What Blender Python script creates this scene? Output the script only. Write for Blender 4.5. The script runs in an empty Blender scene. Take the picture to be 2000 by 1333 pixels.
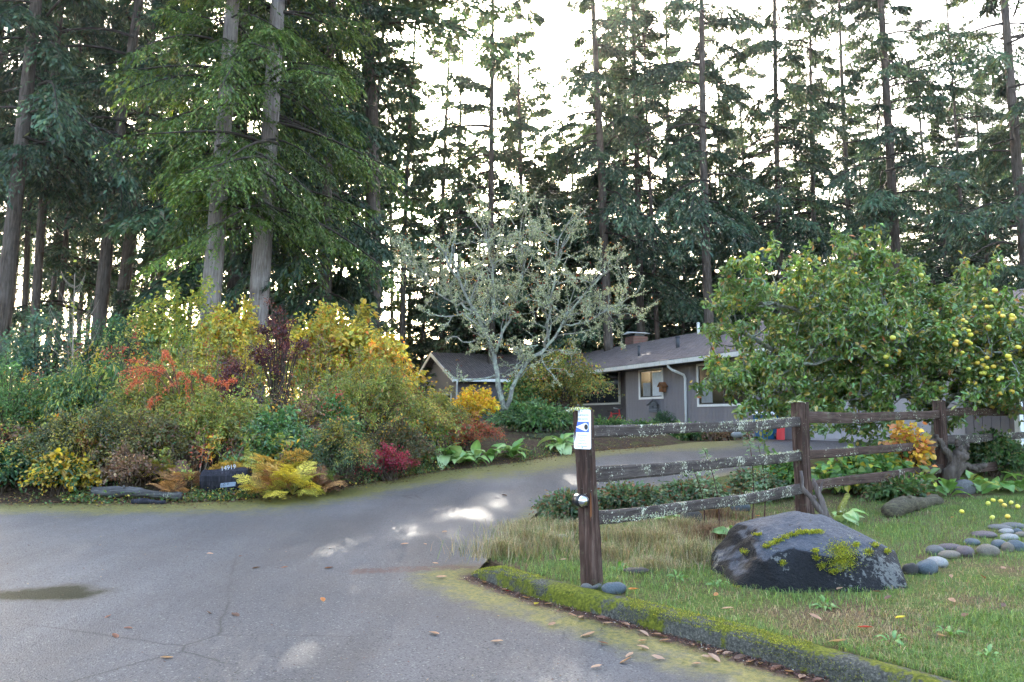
import bpy, bmesh, math, random
import numpy as np
from mathutils import Vector, Matrix, Euler
from mathutils.bvhtree import BVHTree

# ------------------------------------------------------------------ camera
SC = bpy.context.scene
COL = SC.collection
F = 1556.0                      # focal length in pixels of the 2000 px wide photograph
CAM = np.array([0.0, 0.0, 1.55])
PITCH = math.atan((815 - 666.5) / F)
cd = bpy.data.cameras.new('camera')
cd.sensor_width = 36.0
cd.lens = F / 2000 * 36
cd.clip_start = 0.05
cd.clip_end = 2000
cam = bpy.data.objects.new('camera', cd)
COL.objects.link(cam)
cam.location = CAM
cam.rotation_euler = (math.pi / 2 + PITCH, 0, 0)
SC.camera = cam

# ------------------------------------------------------------------ light
SUN_AZ = math.radians(-7.4)     # measured from +Y towards +X
SUN_EL = math.radians(19.0)
world = bpy.data.worlds.new('World')
SC.world = world
world.use_nodes = True
wn = world.node_tree.nodes
wl = world.node_tree.links
wn.clear()
sky = wn.new('ShaderNodeTexSky')
sky.sky_type = 'NISHITA'
sky.sun_disc = False
sky.sun_elevation = SUN_EL
sky.sun_rotation = SUN_AZ
sky.air_density = 1.0
sky.dust_density = 6.0
sky.ozone_density = 0.8
bg = wn.new('ShaderNodeBackground')
bg.inputs['Strength'].default_value = 0.15
wo = wn.new('ShaderNodeOutputWorld')
wl.new(sky.outputs[0], bg.inputs['Color'])
wl.new(bg.outputs[0], wo.inputs['Surface'])

sd = bpy.data.lights.new('sun', 'SUN')
sd.energy = 3.2
sd.angle = math.radians(0.5)
sd.color = (1.0, 0.93, 0.80)
sun = bpy.data.objects.new('sun', sd)
COL.objects.link(sun)
sv = Vector((math.sin(SUN_AZ) * math.cos(SUN_EL), math.cos(SUN_AZ) * math.cos(SUN_EL), math.sin(SUN_EL)))
sun.rotation_euler = (-sv).to_track_quat('-Z', 'Y').to_euler()

SC.view_settings.view_transform = 'Standard'
SC.view_settings.look = 'None'
SC.view_settings.gamma = 1.0
SC.view_settings.use_curve_mapping = False
SC.view_settings.use_white_balance = False
SC.view_settings.exposure = 3.75

SC.render.engine = 'CYCLES'
cy = SC.cycles
cy.use_denoising = True
cy.denoiser = 'OPENIMAGEDENOISE'
cy.max_bounces = 6
cy.diffuse_bounces = 4
cy.glossy_bounces = 2
cy.transmission_bounces = 4
cy.transparent_max_bounces = 6
cy.caustics_reflective = False
cy.caustics_refractive = False
cy.sample_clamp_indirect = 6.0
cy.use_adaptive_sampling = True
cy.adaptive_threshold = 0.02

# ------------------------------------------------------------------ projection helpers
_cp, _sp = math.cos(PITCH), math.sin(PITCH)


def ray(px, py):
    u = (px - 1000.0) / F
    v = (666.5 - py) / F
    return np.array([u, _cp - v * _sp, _sp + v * _cp])


def at(px, py, Y):
    """point on the line of sight of photograph pixel (px, py) at world depth Y"""
    d = ray(px, py)
    return CAM + d * (Y / d[1])


def zg(Y):
    """height of the street / driveway surface at depth Y"""
    Y = np.asarray(Y, dtype=float)
    a = 0.03 * (Y - 2.0)
    t = np.clip((Y - 11.5) / (19.5 - 11.5), 0, 1)
    t = t * t * (3 - 2 * t) * 0.35 + t * 0.65
    b = 0.285 + t * (0.94 - 0.285)
    return np.where(Y < 11.5, a, b)


def ground(px, py, dz=0.0):
    """world point where the pixel's line of sight meets the ground raised by dz"""
    d = ray(px, py)
    lo, hi = 0.5, 200.0
    g = lambda Y: CAM[2] + d[2] * Y / d[1] - (float(zg(Y)) + dz)
    prev = lo
    for Y in np.arange(0.5, 80, 0.1):
        if g(Y) < 0:
            lo, hi = prev, Y
            break
        prev = Y
    else:
        return at(px, py, 60.0)
    for _ in range(30):
        m = (lo + hi) / 2
        if g(m) > 0:
            lo = m
        else:
            hi = m
    return at(px, py, hi)


LAWN = 0.13


# ------------------------------------------------------------------ mesh helpers
class MB:
    """collects geometry (numpy) and links it as one mesh object"""

    def __init__(s):
        s.v, s.c, s.f = [], [], []
        s.n = 0

    def add(s, V, faces, col=(0.5, 0.5, 0.5), mat=0, smooth=True):
        V = np.asarray(V, dtype=np.float32).reshape(-1, 3)
        C = np.asarray(col, dtype=np.float32)
        if C.ndim == 1:
            C = np.broadcast_to(C[:3], (len(V), 3))
        s.v.append(V)
        s.c.append(C[:, :3])
        if not isinstance(faces, list):
            faces = [faces]
        for fa in faces:
            fa = np.asarray(fa, dtype=np.int32)
            if len(fa):
                s.f.append((fa + s.n, mat, smooth))
        s.n += len(V)
        return s

    def mesh(s, name):
        me = bpy.data.meshes.new(name)
        V = np.concatenate(s.v)
        C = np.concatenate(s.c)
        me.vertices.add(len(V))
        me.vertices.foreach_set('co', V.ravel())
        li = np.concatenate([f.ravel() for f, _, _ in s.f])
        tot = np.concatenate([np.full(len(f), f.shape[1], np.int32) for f, _, _ in s.f])
        mi = np.concatenate([np.full(len(f), m, np.int32) for f, m, _ in s.f])
        sm = np.concatenate([np.full(len(f), sm_, bool) for f, _, sm_ in s.f])
        st = np.concatenate([[0], np.cumsum(tot)[:-1]]).astype(np.int32)
        me.loops.add(len(li))
        me.loops.foreach_set('vertex_index', li.astype(np.int32))
        me.polygons.add(len(tot))
        me.polygons.foreach_set('loop_start', st)
        me.polygons.foreach_set('loop_total', tot)
        me.polygons.foreach_set('material_index', mi)
        me.polygons.foreach_set('use_smooth', sm)
        at_ = me.color_attributes.new('Col', 'FLOAT_COLOR', 'POINT')
        at_.data.foreach_set('color', np.concatenate([C, np.ones((len(C), 1), np.float32)], 1).astype(np.float32).ravel())
        me.update(calc_edges=True)
        return me

    def build(s, name, mats, parent=None):
        me = s.mesh(name)
        for m in (mats if isinstance(mats, (list, tuple)) else [mats]):
            me.materials.append(m)
        return link(name, me, parent)


def link(name, data, parent=None, loc=None, rot=None, scale=None):
    o = bpy.data.objects.new(name, data)
    COL.objects.link(o)
    if parent is not None:
        o.parent = parent
    if loc is not None:
        o.location = loc
    if rot is not None:
        o.rotation_euler = rot
    if scale is not None:
        o.scale = scale
    return o


def tag(o, label=None, cat=None, group=None, kind=None):
    if label:
        o['label'] = label
    if cat:
        o['category'] = cat
    if group:
        o['group'] = group
    if kind:
        o['kind'] = kind
    return o


def thing(name, label, cat, loc=(0, 0, 0), rot=(0, 0, 0), group=None):
    o = link(name, None, None, loc, rot)
    o.empty_display_size = 0.2
    return tag(o, label, cat, group)


BOXF = np.array([[0, 1, 2, 3], [7, 6, 5, 4], [0, 4, 5, 1], [1, 5, 6, 2], [2, 6, 7, 3], [3, 7, 4, 0]])[:, ::-1]


def box(mb, lo, hi, col=(0.5, 0.5, 0.5), mat=0, M=None):
    x0, y0, z0 = lo
    x1, y1, z1 = hi
    V = np.array([[x0, y0, z0], [x1, y0, z0], [x1, y1, z0], [x0, y1, z0],
                  [x0, y0, z1], [x1, y0, z1], [x1, y1, z1], [x0, y1, z1]], float)
    if M is not None:
        M = np.array(M)
        V = V @ M[:3, :3].T + M[:3, 3]
    return mb.add(V, BOXF, col, mat, False)


def unit(v):
    v = np.asarray(v, float)
    n = np.linalg.norm(v, axis=-1, keepdims=True)
    return v / np.maximum(n, 1e-9)


def tube(mb, P, R, sides=6, col=(0.2, 0.15, 0.1), mat=0, cap=True, jitter=0.0, rng=None):
    P = np.asarray(P, float)
    n = len(P)
    R = np.broadcast_to(np.asarray(R, float), (n,))
    T = unit(np.gradient(P, axis=0))
    ref = np.array([0.0, 0, 1]) if abs(T[0][2]) < 0.9 else np.array([1.0, 0, 0])
    S = unit(np.cross(T, ref))
    B = np.cross(T, S)
    a = np.arange(sides) / sides * 2 * np.pi
    rr = R[:, None] * np.ones(sides)[None]
    if jitter and rng is not None:
        rr = rr * (1 + rng.normal(0, jitter, rr.shape))
    V = P[:, None] + (S[:, None] * np.cos(a)[None, :, None] + B[:, None] * np.sin(a)[None, :, None]) * rr[..., None]
    i = np.arange(n - 1)[:, None] * sides
    j = np.arange(sides)[None]
    k = (j + 1) % sides
    Q = np.stack([i + j, i + k, i + sides + k, i + sides + j], -1).reshape(-1, 4)
    fs = [Q]
    if cap and sides > 2:
        fs.append((np.arange(sides) + (n - 1) * sides)[None])
        fs.append(np.arange(sides)[::-1][None])
    c = np.asarray(col, float)
    if c.ndim == 2:
        c = np.repeat(c, sides, 0)
    mb.add(V.reshape(-1, 3), fs, c, mat)
    return mb


def leaves(mb, P, D, N, L, W, C, mat=0, six=False, bend=0.0):
    """leaf-sized folded faces: P base, D axis, N normal, L length, W width (arrays)"""
    P = np.asarray(P, float).reshape(-1, 3)
    n = len(P)
    D = unit(D).reshape(-1, 3)
    S = unit(np.cross(D, N))
    N = np.cross(S, D)
    L = np.broadcast_to(np.asarray(L, float), (n,))[:, None]
    W = np.broadcast_to(np.asarray(W, float), (n,))[:, None]
    C = np.broadcast_to(np.asarray(C, float), (n, 3))
    if not six:
        V = np.stack([P, P + D * L * .45 + S * W * .5 + N * W * .12, P + D * L - N * L * bend,
                      P + D * L * .45 - S * W * .5 + N * W * .12], 1)
        fa = np.arange(n * 4).reshape(n, 4)
        mb.add(V.reshape(-1, 3), fa, np.repeat(C, 4, 0), mat, False)
    else:
        tip = P + D * L - N * L * (0.15 + bend)
        V = np.stack([P, P + D * L * .3 + S * W * .46 + N * W * .1, P + D * L * .68 + S * W * .38 + N * W * .05 - N * L * bend * .4,
                      tip, P + D * L * .68 - S * W * .38 + N * W * .05 - N * L * bend * .4, P + D * L * .3 - S * W * .46 + N * W * .1], 1)
        b = np.arange(n)[:, None] * 6
        fa = np.concatenate([b + np.array([0, 1, 2, 3]), b + np.array([0, 3, 4, 5])])
        mb.add(V.reshape(-1, 3), fa, np.repeat(C, 6, 0), mat, False)
    return mb


def pick(rng, pal, n, jit=0.22):
    """n colours from a palette [(weight, (r, g, b)), ...] with natural variation"""
    w = np.array([p[0] for p in pal], float)
    c = np.array([p[1] for p in pal], float)
    k = rng.choice(len(pal), n, p=w / w.sum())
    out = c[k] * np.exp(rng.normal(0, jit, (n, 1))) * np.exp(rng.normal(0, jit * .35, (n, 3)))
    return np.clip(out, 0.003, 0.9)


def rnd_dirs(rng, n):
    return unit(rng.normal(0, 1, (n, 3)))


def fbm(x, y, seed=0):
    """cheap smooth noise for relief, numpy"""
    r = np.random.default_rng(seed)
    o = np.zeros(np.broadcast(x, y).shape)
    a = 1.0
    fq = 1.0
    for _ in range(5):
        for _ in range(3):
            th = r.uniform(0, 6.28)
            o += a * np.sin((x * math.cos(th) + y * math.sin(th)) * fq * r.uniform(.7, 1.4) + r.uniform(0, 6.28)) / 3
        a *= 0.5
        fq *= 2.1
    return o


# ------------------------------------------------------------------ materials
class NT:
    def __init__(s, name):
        s.m = bpy.data.materials.new(name)
        s.m.use_nodes = True
        s.t = s.m.node_tree
        s.t.nodes.clear()
        s.out = s.t.nodes.new('ShaderNodeOutputMaterial')

    def n(s, typ, **kw):
        nd = s.t.nodes.new(typ)
        for k, v in kw.items():
            if k.startswith('i_'):
                k = k[2:]
                k = int(k) if k.isdigit() else k.replace('_', ' ')
                s.set(nd.inputs[k], v)
            else:
                setattr(nd, k, v)
        return nd

    def set(s, sock, v):
        if hasattr(v, 'is_output') or isinstance(v, bpy.types.NodeSocket):
            s.t.links.new(v, sock)
        elif isinstance(v, bpy.types.Node):
            s.t.links.new(v.outputs[0], sock)
        else:
            if sock.type == 'RGBA' and len(v) == 3:
                v = (*v, 1)
            sock.default_value = v

    def noise(s, vec, scale, detail=4, rough=.55, out=0):
        nd = s.n('ShaderNodeTexNoise')
        s.set(nd.inputs['Vector'], vec)
        nd.inputs['Scale'].default_value = scale
        nd.inputs['Detail'].default_value = detail
        nd.inputs['Roughness'].default_value = rough
        return nd.outputs[out]

    def ramp(s, fac, stops, interp='LINEAR'):
        nd = s.n('ShaderNodeValToRGB')
        s.set(nd.inputs[0], fac)
        cr = nd.color_ramp
        cr.interpolation = interp
        while len(cr.elements) < len(stops):
            cr.elements.new(0.5)
        for e, (p, c) in zip(cr.elements, stops):
            e.position = p
            e.color = (*c, 1) if isinstance(c, (tuple, list)) else (c, c, c, 1)
        return nd.outputs[0]

    def mix(s, fac, a, b, mode='MIX'):
        nd = s.n('ShaderNodeMix', data_type='RGBA', blend_type=mode)
        s.set(nd.inputs[0], fac)
        s.set(nd.inputs[6], a)
        s.set(nd.inputs[7], b)
        return nd.outputs[2]

    def math(s, op, a, b=0.0, clamp=False):
        nd = s.n('ShaderNodeMath', operation=op)
        nd.use_clamp = clamp
        s.set(nd.inputs[0], a)
        s.set(nd.inputs[1], b)
        return nd.outputs[0]

    def mapping(s, vec, scale=(1, 1, 1), rot=(0, 0, 0)):
        nd = s.n('ShaderNodeMapping')
        s.set(nd.inputs[0], vec)
        nd.inputs['Scale'].default_value = scale
        nd.inputs['Rotation'].default_value = rot
        return nd.outputs[0]

    def coord(s, k='Object'):
        return s.n('ShaderNodeTexCoord').outputs[k]

    def col(s):
        nd = s.n('ShaderNodeAttribute', attribute_name='Col')
        return nd.outputs['Color']

    def bump(s, h, strength=.5, dist=.02):
        nd = s.n('ShaderNodeBump')
        nd.inputs['Strength'].default_value = strength
        nd.inputs['Distance'].default_value = dist
        s.set(nd.inputs['Height'], h)
        return nd.outputs[0]

    def bsdf(s, color, rough=.8, normal=None, spec=.3, metal=0.0, **kw):
        nd = s.n('ShaderNodeBsdfPrincipled')
        s.set(nd.inputs['Base Color'], color)
        s.set(nd.inputs['Roughness'], rough)
        s.set(nd.inputs['Specular IOR Level'], spec)
        s.set(nd.inputs['Metallic'], metal)
        for k, v in kw.items():
            s.set(nd.inputs[k.replace('_', ' ')], v)
        if normal is not None:
            s.set(nd.inputs['Normal'], normal)
        return nd.outputs[0]

    def done(s, shader):
        s.t.links.new(shader, s.out.inputs['Surface'])
        return s.m


def foliage_mat(name, trans=.35, gloss=.06, rough=.4):
    t = NT(name)
    c = t.col()
    d = t.n('ShaderNodeBsdfDiffuse')
    t.set(d.inputs[0], c)
    tr = t.n('ShaderNodeBsdfTranslucent')
    t.set(tr.inputs[0], t.mix(1.0, c, (1.15, 1.1, .7), 'MULTIPLY'))
    m = t.n('ShaderNodeMixShader')
    m.inputs[0].default_value = trans
    t.t.links.new(d.outputs[0], m.inputs[1])
    t.t.links.new(tr.outputs[0], m.inputs[2])
    if gloss <= 0:
        return t.done(m.outputs[0])
    g = t.n('ShaderNodeBsdfGlossy')
    g.inputs['Roughness'].default_value = rough
    g.inputs['Color'].default_value = (.9, .95, 1, 1)
    m2 = t.n('ShaderNodeMixShader')
    m2.inputs[0].default_value = gloss
    t.t.links.new(m.outputs[0], m2.inputs[1])
    t.t.links.new(g.outputs[0], m2.inputs[2])
    return t.done(m2.outputs[0])


M_LEAF = foliage_mat('leaf', .42, .03)
M_GLOSSLEAF = foliage_mat('glossy_leaf', .32, .055, .38)
M_NEEDLE = foliage_mat('needle', .22, .03, .5)
M_GRASS = foliage_mat('grass_blade', .30, .03)
M_LICHEN = foliage_mat('lichen', .15, 0)


def m_plain(name, color, rough=.7, spec=.3, metal=0., nscale=8, var=.15):
    t = NT(name)
    n_ = t.noise(t.coord(), nscale, 5)
    f = t.ramp(n_, [(.25, 1 - var), (.75, 1 + var)])
    c = t.mix(1.0, (*color,), f, 'MULTIPLY')
    return t.done(t.bsdf(c, rough, None, spec, metal))


def m_attr(name, rough=.8, spec=.25, nscale=14, var=.25, bump=.0):
    """colour from the mesh attribute, broken up by noise"""
    t = NT(name)
    n_ = t.noise(t.coord(), nscale, 6)
    c = t.mix(1.0, t.col(), t.ramp(n_, [(.2, 1 - var), (.8, 1 + var)]), 'MULTIPLY')
    nm = t.bump(n_, bump, .02) if bump else None
    return t.done(t.bsdf(c, rough, nm, spec))


def m_bark(name, c0, c1, c2, lichen=.0):
    t = NT(name)
    co = t.coord()
    st = t.mapping(co, (7, 7, .9))
    n1 = t.noise(st, 2.2, 7, .65)
    n2 = t.noise(co, 1.3, 4)
    c = t.ramp(n1, [(.32, c0), (.5, c1), (.72, c2)])
    c = t.mix(t.ramp(n2, [(.35, 0.), (.75, .55)]), c, (c2[0] * 1.15, c2[1] * 1.2, c2[2] * 1.2))
    if lichen:
        n3 = t.noise(co, 9, 5)
        c = t.mix(t.ramp(n3, [(.6 - lichen * .2, 0.), (.66 - lichen * .2, 1.)]), c, (.33, .36, .27))
    return t.done(t.bsdf(c, .92, t.bump(n1, 1.0, .06), .1))


M_BARK = m_bark('fir_bark', (.06, .043, .034), (.19, .15, .13), (.36, .31, .28))
M_BARKD = m_bark('dark_bark', (.022, .016, .012), (.075, .056, .044), (.15, .12, .10))
M_TWIG = m_attr('twig_bark', .9, .1, 20, .3)
M_LBARK = m_bark('lichened_bark', (.06, .055, .045), (.18, .17, .14), (.33, .32, .28), .5)

# ------------------------------------------------------------------ materials of the setting
def m_asphalt():
    t = NT('asphalt')
    co = t.coord()
    sep = t.n('ShaderNodeSeparateColor')
    t.set(sep.inputs[0], t.col())
    moss, deb, wet_reflection = sep.outputs[0], sep.outputs[1], sep.outputs[2]
    big = t.noise(co, .35, 5)
    fine = t.noise(co, 85, 4, .75)
    v = t.n('ShaderNodeTexVoronoi')
    t.set(v.inputs['Vector'], co)
    v.inputs['Scale'].default_value = 88
    vs = t.n('ShaderNodeSeparateColor')
    t.set(vs.inputs[0], v.outputs['Color'])
    c = t.ramp(big, [(.28, (.040, .041, .045)), (.5, (.057, .057, .061)), (.74, (.086, .085, .088))])
    c = t.mix(1.0, c, t.ramp(fine, [(.3, .5), (.5, .97), (.75, 1.6)]), 'MULTIPLY')
    c = t.mix(t.ramp(vs.outputs[0], [(.0, 0.), (.955, 0.), (.965, .6)], 'LINEAR'), c, (.15, .147, .14))
    c = t.mix(t.ramp(vs.outputs[1], [(.0, 0.), (.86, 0.), (.88, .8)], 'LINEAR'), c, (.018, .018, .019))
    mid = t.noise(co, 1.6, 6, .65)
    c = t.mix(t.ramp(mid, [(.5, 0.), (.72, .35)]), c, (.065, .054, .048))
    ck = t.n('ShaderNodeTexVoronoi', feature='DISTANCE_TO_EDGE')
    t.set(ck.inputs['Vector'], t.mix(.12, co, t.noise(co, 1.5, 5, .6, 1)))
    ck.inputs['Scale'].default_value = .33
    ckm = t.math('MULTIPLY', t.ramp(ck.outputs['Distance'], [(.0, 1.), (.0045, 0.)]), t.ramp(t.noise(co, .5, 3), [(.48, 0.), (.6, .9)]))
    c = t.mix(ckm, c, (.014, .013, .012))
    lane = t.noise(t.mapping(co, (.8, .12, 1), (0, 0, .25)), 1.4, 5, .6)
    c = t.mix(1.0, c, t.ramp(lane, [(.3, .72), (.5, 1.), (.7, 1.3)]), 'MULTIPLY')
    nm = t.noise(co, 6, 8, .7)
    mm = t.math('MULTIPLY', moss, t.ramp(nm, [(.25, .25), (.5, .9), (.7, 1.6)]))
    mm = t.ramp(mm, [(.18, 0.), (.62, .92)])
    mc = t.ramp(t.noise(co, 30, 4), [(.3, (.045, .05, .012)), (.55, (.13, .115, .022)), (.75, (.19, .155, .03))])
    c = t.mix(mm, c, mc)
    dm = t.math('MULTIPLY', deb, t.ramp(t.noise(co, 14, 8, .75), [(.32, 0.), (.55, 1.), (.75, 1.5)]))
    dc = t.ramp(t.noise(co, 70, 3), [(.3, (.02, .012, .01)), (.6, (.075, .035, .026)), (.8, (.17, .09, .06))])
    c = t.mix(t.ramp(dm, [(.22, 0.), (.55, .95)]), c, dc)
    wm = t.ramp(t.math('ADD', wet_reflection, t.math('MULTIPLY', t.math('SUBTRACT', t.noise(co, 2.2, 8, .7), .5), 1.3)), [(.36, 0.), (.66, 1.)])
    c = t.mix(wm, c, (.026, .026, .015))  # puddle: dark reflection of the trees painted in as olive colour
    ro = t.math('SUBTRACT', .62, t.math('MULTIPLY', wm, .12))
    b = t.bump(t.math('ADD', fine, t.math('MULTIPLY', v.outputs['Distance'], .8)), .9, .006)
    return t.done(t.bsdf(c, ro, b, t.math('SUBTRACT', .28, t.math('MULTIPLY', wm, .25))))


def m_soil():
    t = NT('forest_floor')
    co = t.coord()
    a = t.noise(co, 3, 8, .7)
    b = t.noise(co, 26, 6, .7)
    c = t.ramp(b, [(.3, (.018, .012, .008)), (.5, (.06, .038, .025)), (.7, (.14, .085, .05)), (.85, (.2, .14, .08))])
    c = t.mix(t.ramp(a, [(.5, 0.), (.62, .75)]), c, t.ramp(b, [(.3, (.03, .04, .01)), (.7, (.12, .13, .03))]))
    return t.done(t.bsdf(c, .95, t.bump(b, .9, .05), .1))


def m_lawn():
    t = NT('lawn_soil')
    co = t.coord()
    a = t.noise(co, 1.4, 7, .65)
    b = t.noise(co, 38, 6, .7)
    g = t.ramp(b, [(.3, (.03, .045, .012)), (.55, (.085, .115, .025)), (.75, (.15, .17, .04))])
    br = t.ramp(b, [(.3, (.035, .022, .014)), (.55, (.11, .075, .04)), (.75, (.2, .15, .085))])
    c = t.mix(t.ramp(a, [(.42, 0.), (.6, 1.)]), g, br)
    return t.done(t.bsdf(c, .95, t.bump(b, .8, .03), .1))


def m_curb():
    t = NT('mossy_concrete')
    co = t.coord()
    b = t.noise(co, 60, 6, .7)
    l = t.noise(co, 4, 7, .7)
    c = t.ramp(b, [(.28, (.018, .018, .016)), (.5, (.07, .068, .058)), (.68, (.16, .155, .13)), (.8, (.36, .35, .30))])
    sep = t.n('ShaderNodeSeparateColor')
    t.set(sep.inputs[0], t.col())
    mm = t.math('ADD', sep.outputs[0], t.math('MULTIPLY', t.math('SUBTRACT', l, .53), 3.4))
    mm = t.math('ADD', mm, t.math('MULTIPLY', t.math('SUBTRACT', b, .5), .7))
    mc = t.ramp(t.noise(co, 45, 5), [(.25, (.03, .04, .006)), (.5, (.10, .11, .013)), (.75, (.20, .195, .022))])
    c = t.mix(t.ramp(mm, [(.45, 0.), (.62, 1.)]), c, mc)
    return t.done(t.bsdf(c, .9, t.bump(b, 1., .02), .15))


def m_roof():
    t = NT('roof_shingle')
    co = t.coord()
    br = t.n('ShaderNodeTexBrick')
    t.set(br.inputs['Vector'], t.mapping(co, (1, 1.04, 1)))
    br.inputs['Scale'].default_value = 1.0
    br.inputs['Brick Width'].default_value = .3
    br.inputs['Row Height'].default_value = .14
    br.inputs['Mortar Size'].default_value = .012
    br.inputs['Color1'].default_value = (.175, .135, .122, 1)
    br.inputs['Color2'].default_value = (.11, .084, .076, 1)
    br.inputs['Mortar'].default_value = (.03, .026, .025, 1)
    n_ = t.noise(co, 60, 5, .7)
    l = t.noise(co, 1.1, 5)
    c = t.mix(1., br.outputs[0], t.ramp(n_, [(.3, .6), (.7, 1.4)]), 'MULTIPLY')
    c = t.mix(t.ramp(l, [(.4, 0.), (.7, .4)]), c, (.15, .13, .125))
    return t.done(t.bsdf(c, .9, t.bump(br.outputs['Fac'], .4, -.01), .2))


def m_paint(name, color, dirt=(.12, .12, .09), amt=.35, rough=.55):
    t = NT(name)
    co = t.coord()
    n_ = t.noise(t.mapping(co, (6, 6, 1.2)), 2.5, 7, .65)
    c = t.mix(t.ramp(n_, [(.48, 0.), (.8, amt)]), color, dirt)
    return t.done(t.bsdf(c, rough, None, .35))


def m_wood(name, c0, c1, c2, axis=2, lichen=0.0):
    """weathered timber with grain along the piece and crusted lichen"""
    t = NT(name)
    co = t.coord()
    sc = [22, 22, 22]
    sc[axis] = 1.6
    n1 = t.noise(t.mapping(co, tuple(sc)), 1.6, 7, .65)
    n2 = t.noise(co, 3.5, 4)
    c = t.ramp(n1, [(.3, c0), (.52, c1), (.75, c2)])
    c = t.mix(t.ramp(n2, [(.35, 0.), (.7, .5)]), c, (c0[0] * .7, c0[1] * .75, c0[2] * .8))
    if lichen > 0:
        n3 = t.noise(co, 42, 5, .75)
        n4 = t.noise(co, 3.2, 5)
        lm = t.math('ADD', n3, t.math('MULTIPLY', t.math('SUBTRACT', n4, .5), .7))
        c = t.mix(t.ramp(lm, [(.72 - lichen * .2, 0.), (.76 - lichen * .2, 1.)]), c,
                  t.ramp(n3, [(.5, (.42, .42, .30)), (.75, (.68, .68, .54))]))
        gm = t.math('ADD', t.noise(co, 12, 5), t.math('MULTIPLY', t.math('SUBTRACT', n4, .5), .6))
        c = t.mix(t.ramp(gm, [(.58, 0.), (.75, .6)]), c, (.10, .10, .055))
    return t.done(t.bsdf(c, .88, t.bump(n1, .9, .012), .15))


M_ASPHALT, M_SOIL, M_LAWN, M_CURB, M_ROOF = m_asphalt(), m_soil(), m_lawn(), m_curb(), m_roof()
M_SIDING = m_paint('grey_siding', (.215, .192, .20), (.13, .12, .12), .4, .7)
M_SIDEGAP = m_plain('siding_groove', (.10, .088, .094), .9)
M_WHITE = m_paint('white_trim', (.78, .77, .74), (.30, .31, .24), .45, .45)
M_GUTTER = m_paint('gutter_paint', (.62, .61, .57), (.22, .23, .17), .6, .5)
M_GDOOR = m_paint('garage_door_paint', (.46, .43, .45), (.3, .28, .28), .3, .6)
M_RAIL = m_wood('grey_rail', (.03, .022, .019), (.075, .058, .051), (.15, .125, .115), 0, .62)
M_RAILB = m_wood('brown_rail', (.03, .018, .013), (.085, .05, .038), (.15, .105, .09), 0, .28)
M_POST = m_wood('brown_post', (.016, .010, .008), (.07, .038, .028), (.17, .115, .092), 2, .12)
M_GREYWOOD = m_wood('grey_log', (.05, .045, .045), (.15, .14, .14), (.30, .29, .29), 0, .1)
M_DARKWOOD = m_wood('charred_wood', (.008, .008, .010), (.028, .026, .032), (.075, .07, .085), 2, 0)
M_BLACK = m_plain('black_plastic', (.012, .012, .014), .3, .5)
M_DARKGREY = m_plain('dark_pipe', (.05, .05, .055), .6)
M_GLASS = NT('window_glass')
M_GLASS = M_GLASS.done(M_GLASS.bsdf((.012, .014, .016), .08, None, .3))
M_CURTAIN = m_plain('pale_curtain', (.55, .58, .60), .8)
M_SHADE = m_plain('grey_blind', (.25, .26, .26), .8)
M_BROWN = m_plain('brown_door', (.12, .045, .025), .6)

# ------------------------------------------------------------------ outline of the paved area
EDGE_L = [ground(x, y)[:2] for x, y in [(-260, 985), (0, 985), (290, 985), (450, 979), (600, 964), (720, 945), (830, 925),
                                        (1000, 905), (1120, 886), (1300, 871), (1440, 861)]]
EDGE_L = [np.array([-40.0, EDGE_L[0][1]])] + EDGE_L + [EDGE_L[-1] + np.array([1.0, 6.0])]
CURB_F = [ground(x, y)[:2] for x, y in [(922, 1128), (985, 1152), (1060, 1176), (1200, 1212), (1343, 1252), (1480, 1291), (1624, 1333)]]
_d = unit(CURB_F[-1] - CURB_F[-3])
CURB_F += [CURB_F[-1] + _d * k for k in (1.2, 2.6, 4.5)]
EDGE_R = [ground(x, y)[:2] for x, y in [(1000, 1042), (1062, 992), (1190, 967), (1300, 950), (1430, 928), (1560, 902), (1700, 884), (1800, 876)]]
EDGE_L, CURB_F, EDGE_R = np.array(EDGE_L), np.array(CURB_F), np.array(EDGE_R)
OUT_R = np.concatenate([CURB_F[::-1], EDGE_R])


def seg_dist(P, poly):
    d = np.full(len(P), 1e9)
    for a, b in zip(poly[:-1], poly[1:]):
        ab = b - a
        t = np.clip(((P - a) @ ab) / (ab @ ab), 0, 1)
        d = np.minimum(d, np.linalg.norm(P - a - t[:, None] * ab, axis=1))
    return d


def xl(Y):
    o = np.argsort(EDGE_L[:, 1], kind='stable')
    return np.interp(Y, EDGE_L[o, 1] + np.arange(len(o)) * 1e-6, EDGE_L[o, 0], left=-60, right=6)


def xr(Y):
    o = np.argsort(OUT_R[:, 1], kind='stable')
    return np.interp(Y, OUT_R[o, 1], OUT_R[o, 0], left=9, right=12)


# road + driveway: one paved sheet laid on the ground
YMAX = 27.0
rows = np.concatenate([np.linspace(-14, .5, 12)[:-1], np.arange(.5, 15, .09), np.arange(15, YMAX, .2)])
nx1, nx2 = 8, 150
RV = []
for Y in rows:
    l, r = float(xl(Y)), float(xr(Y))
    if Y < EDGE_L[1, 1] - .02:
        xs = np.concatenate([np.linspace(-60, -9, nx1), np.linspace(-9, max(r, -8), nx2 + 1)[1:]])
    else:
        l = min(max(l, -9), r - .3) if l > -9 else l
        xs = np.concatenate([np.linspace(l - .001, l, nx1), np.linspace(l, r, nx2 + 1)[1:]])
    RV.append(np.stack([xs, np.full_like(xs, Y)], 1))
RV = np.array(RV)
nr, nc = RV.shape[:2]
P2 = RV.reshape(-1, 2)
dL = seg_dist(P2, EDGE_L)
dC = seg_dist(P2, CURB_F)
dR = seg_dist(P2, EDGE_R)
nz = fbm(P2[:, 0] * 1.3, P2[:, 1] * 1.3, 3)
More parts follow.
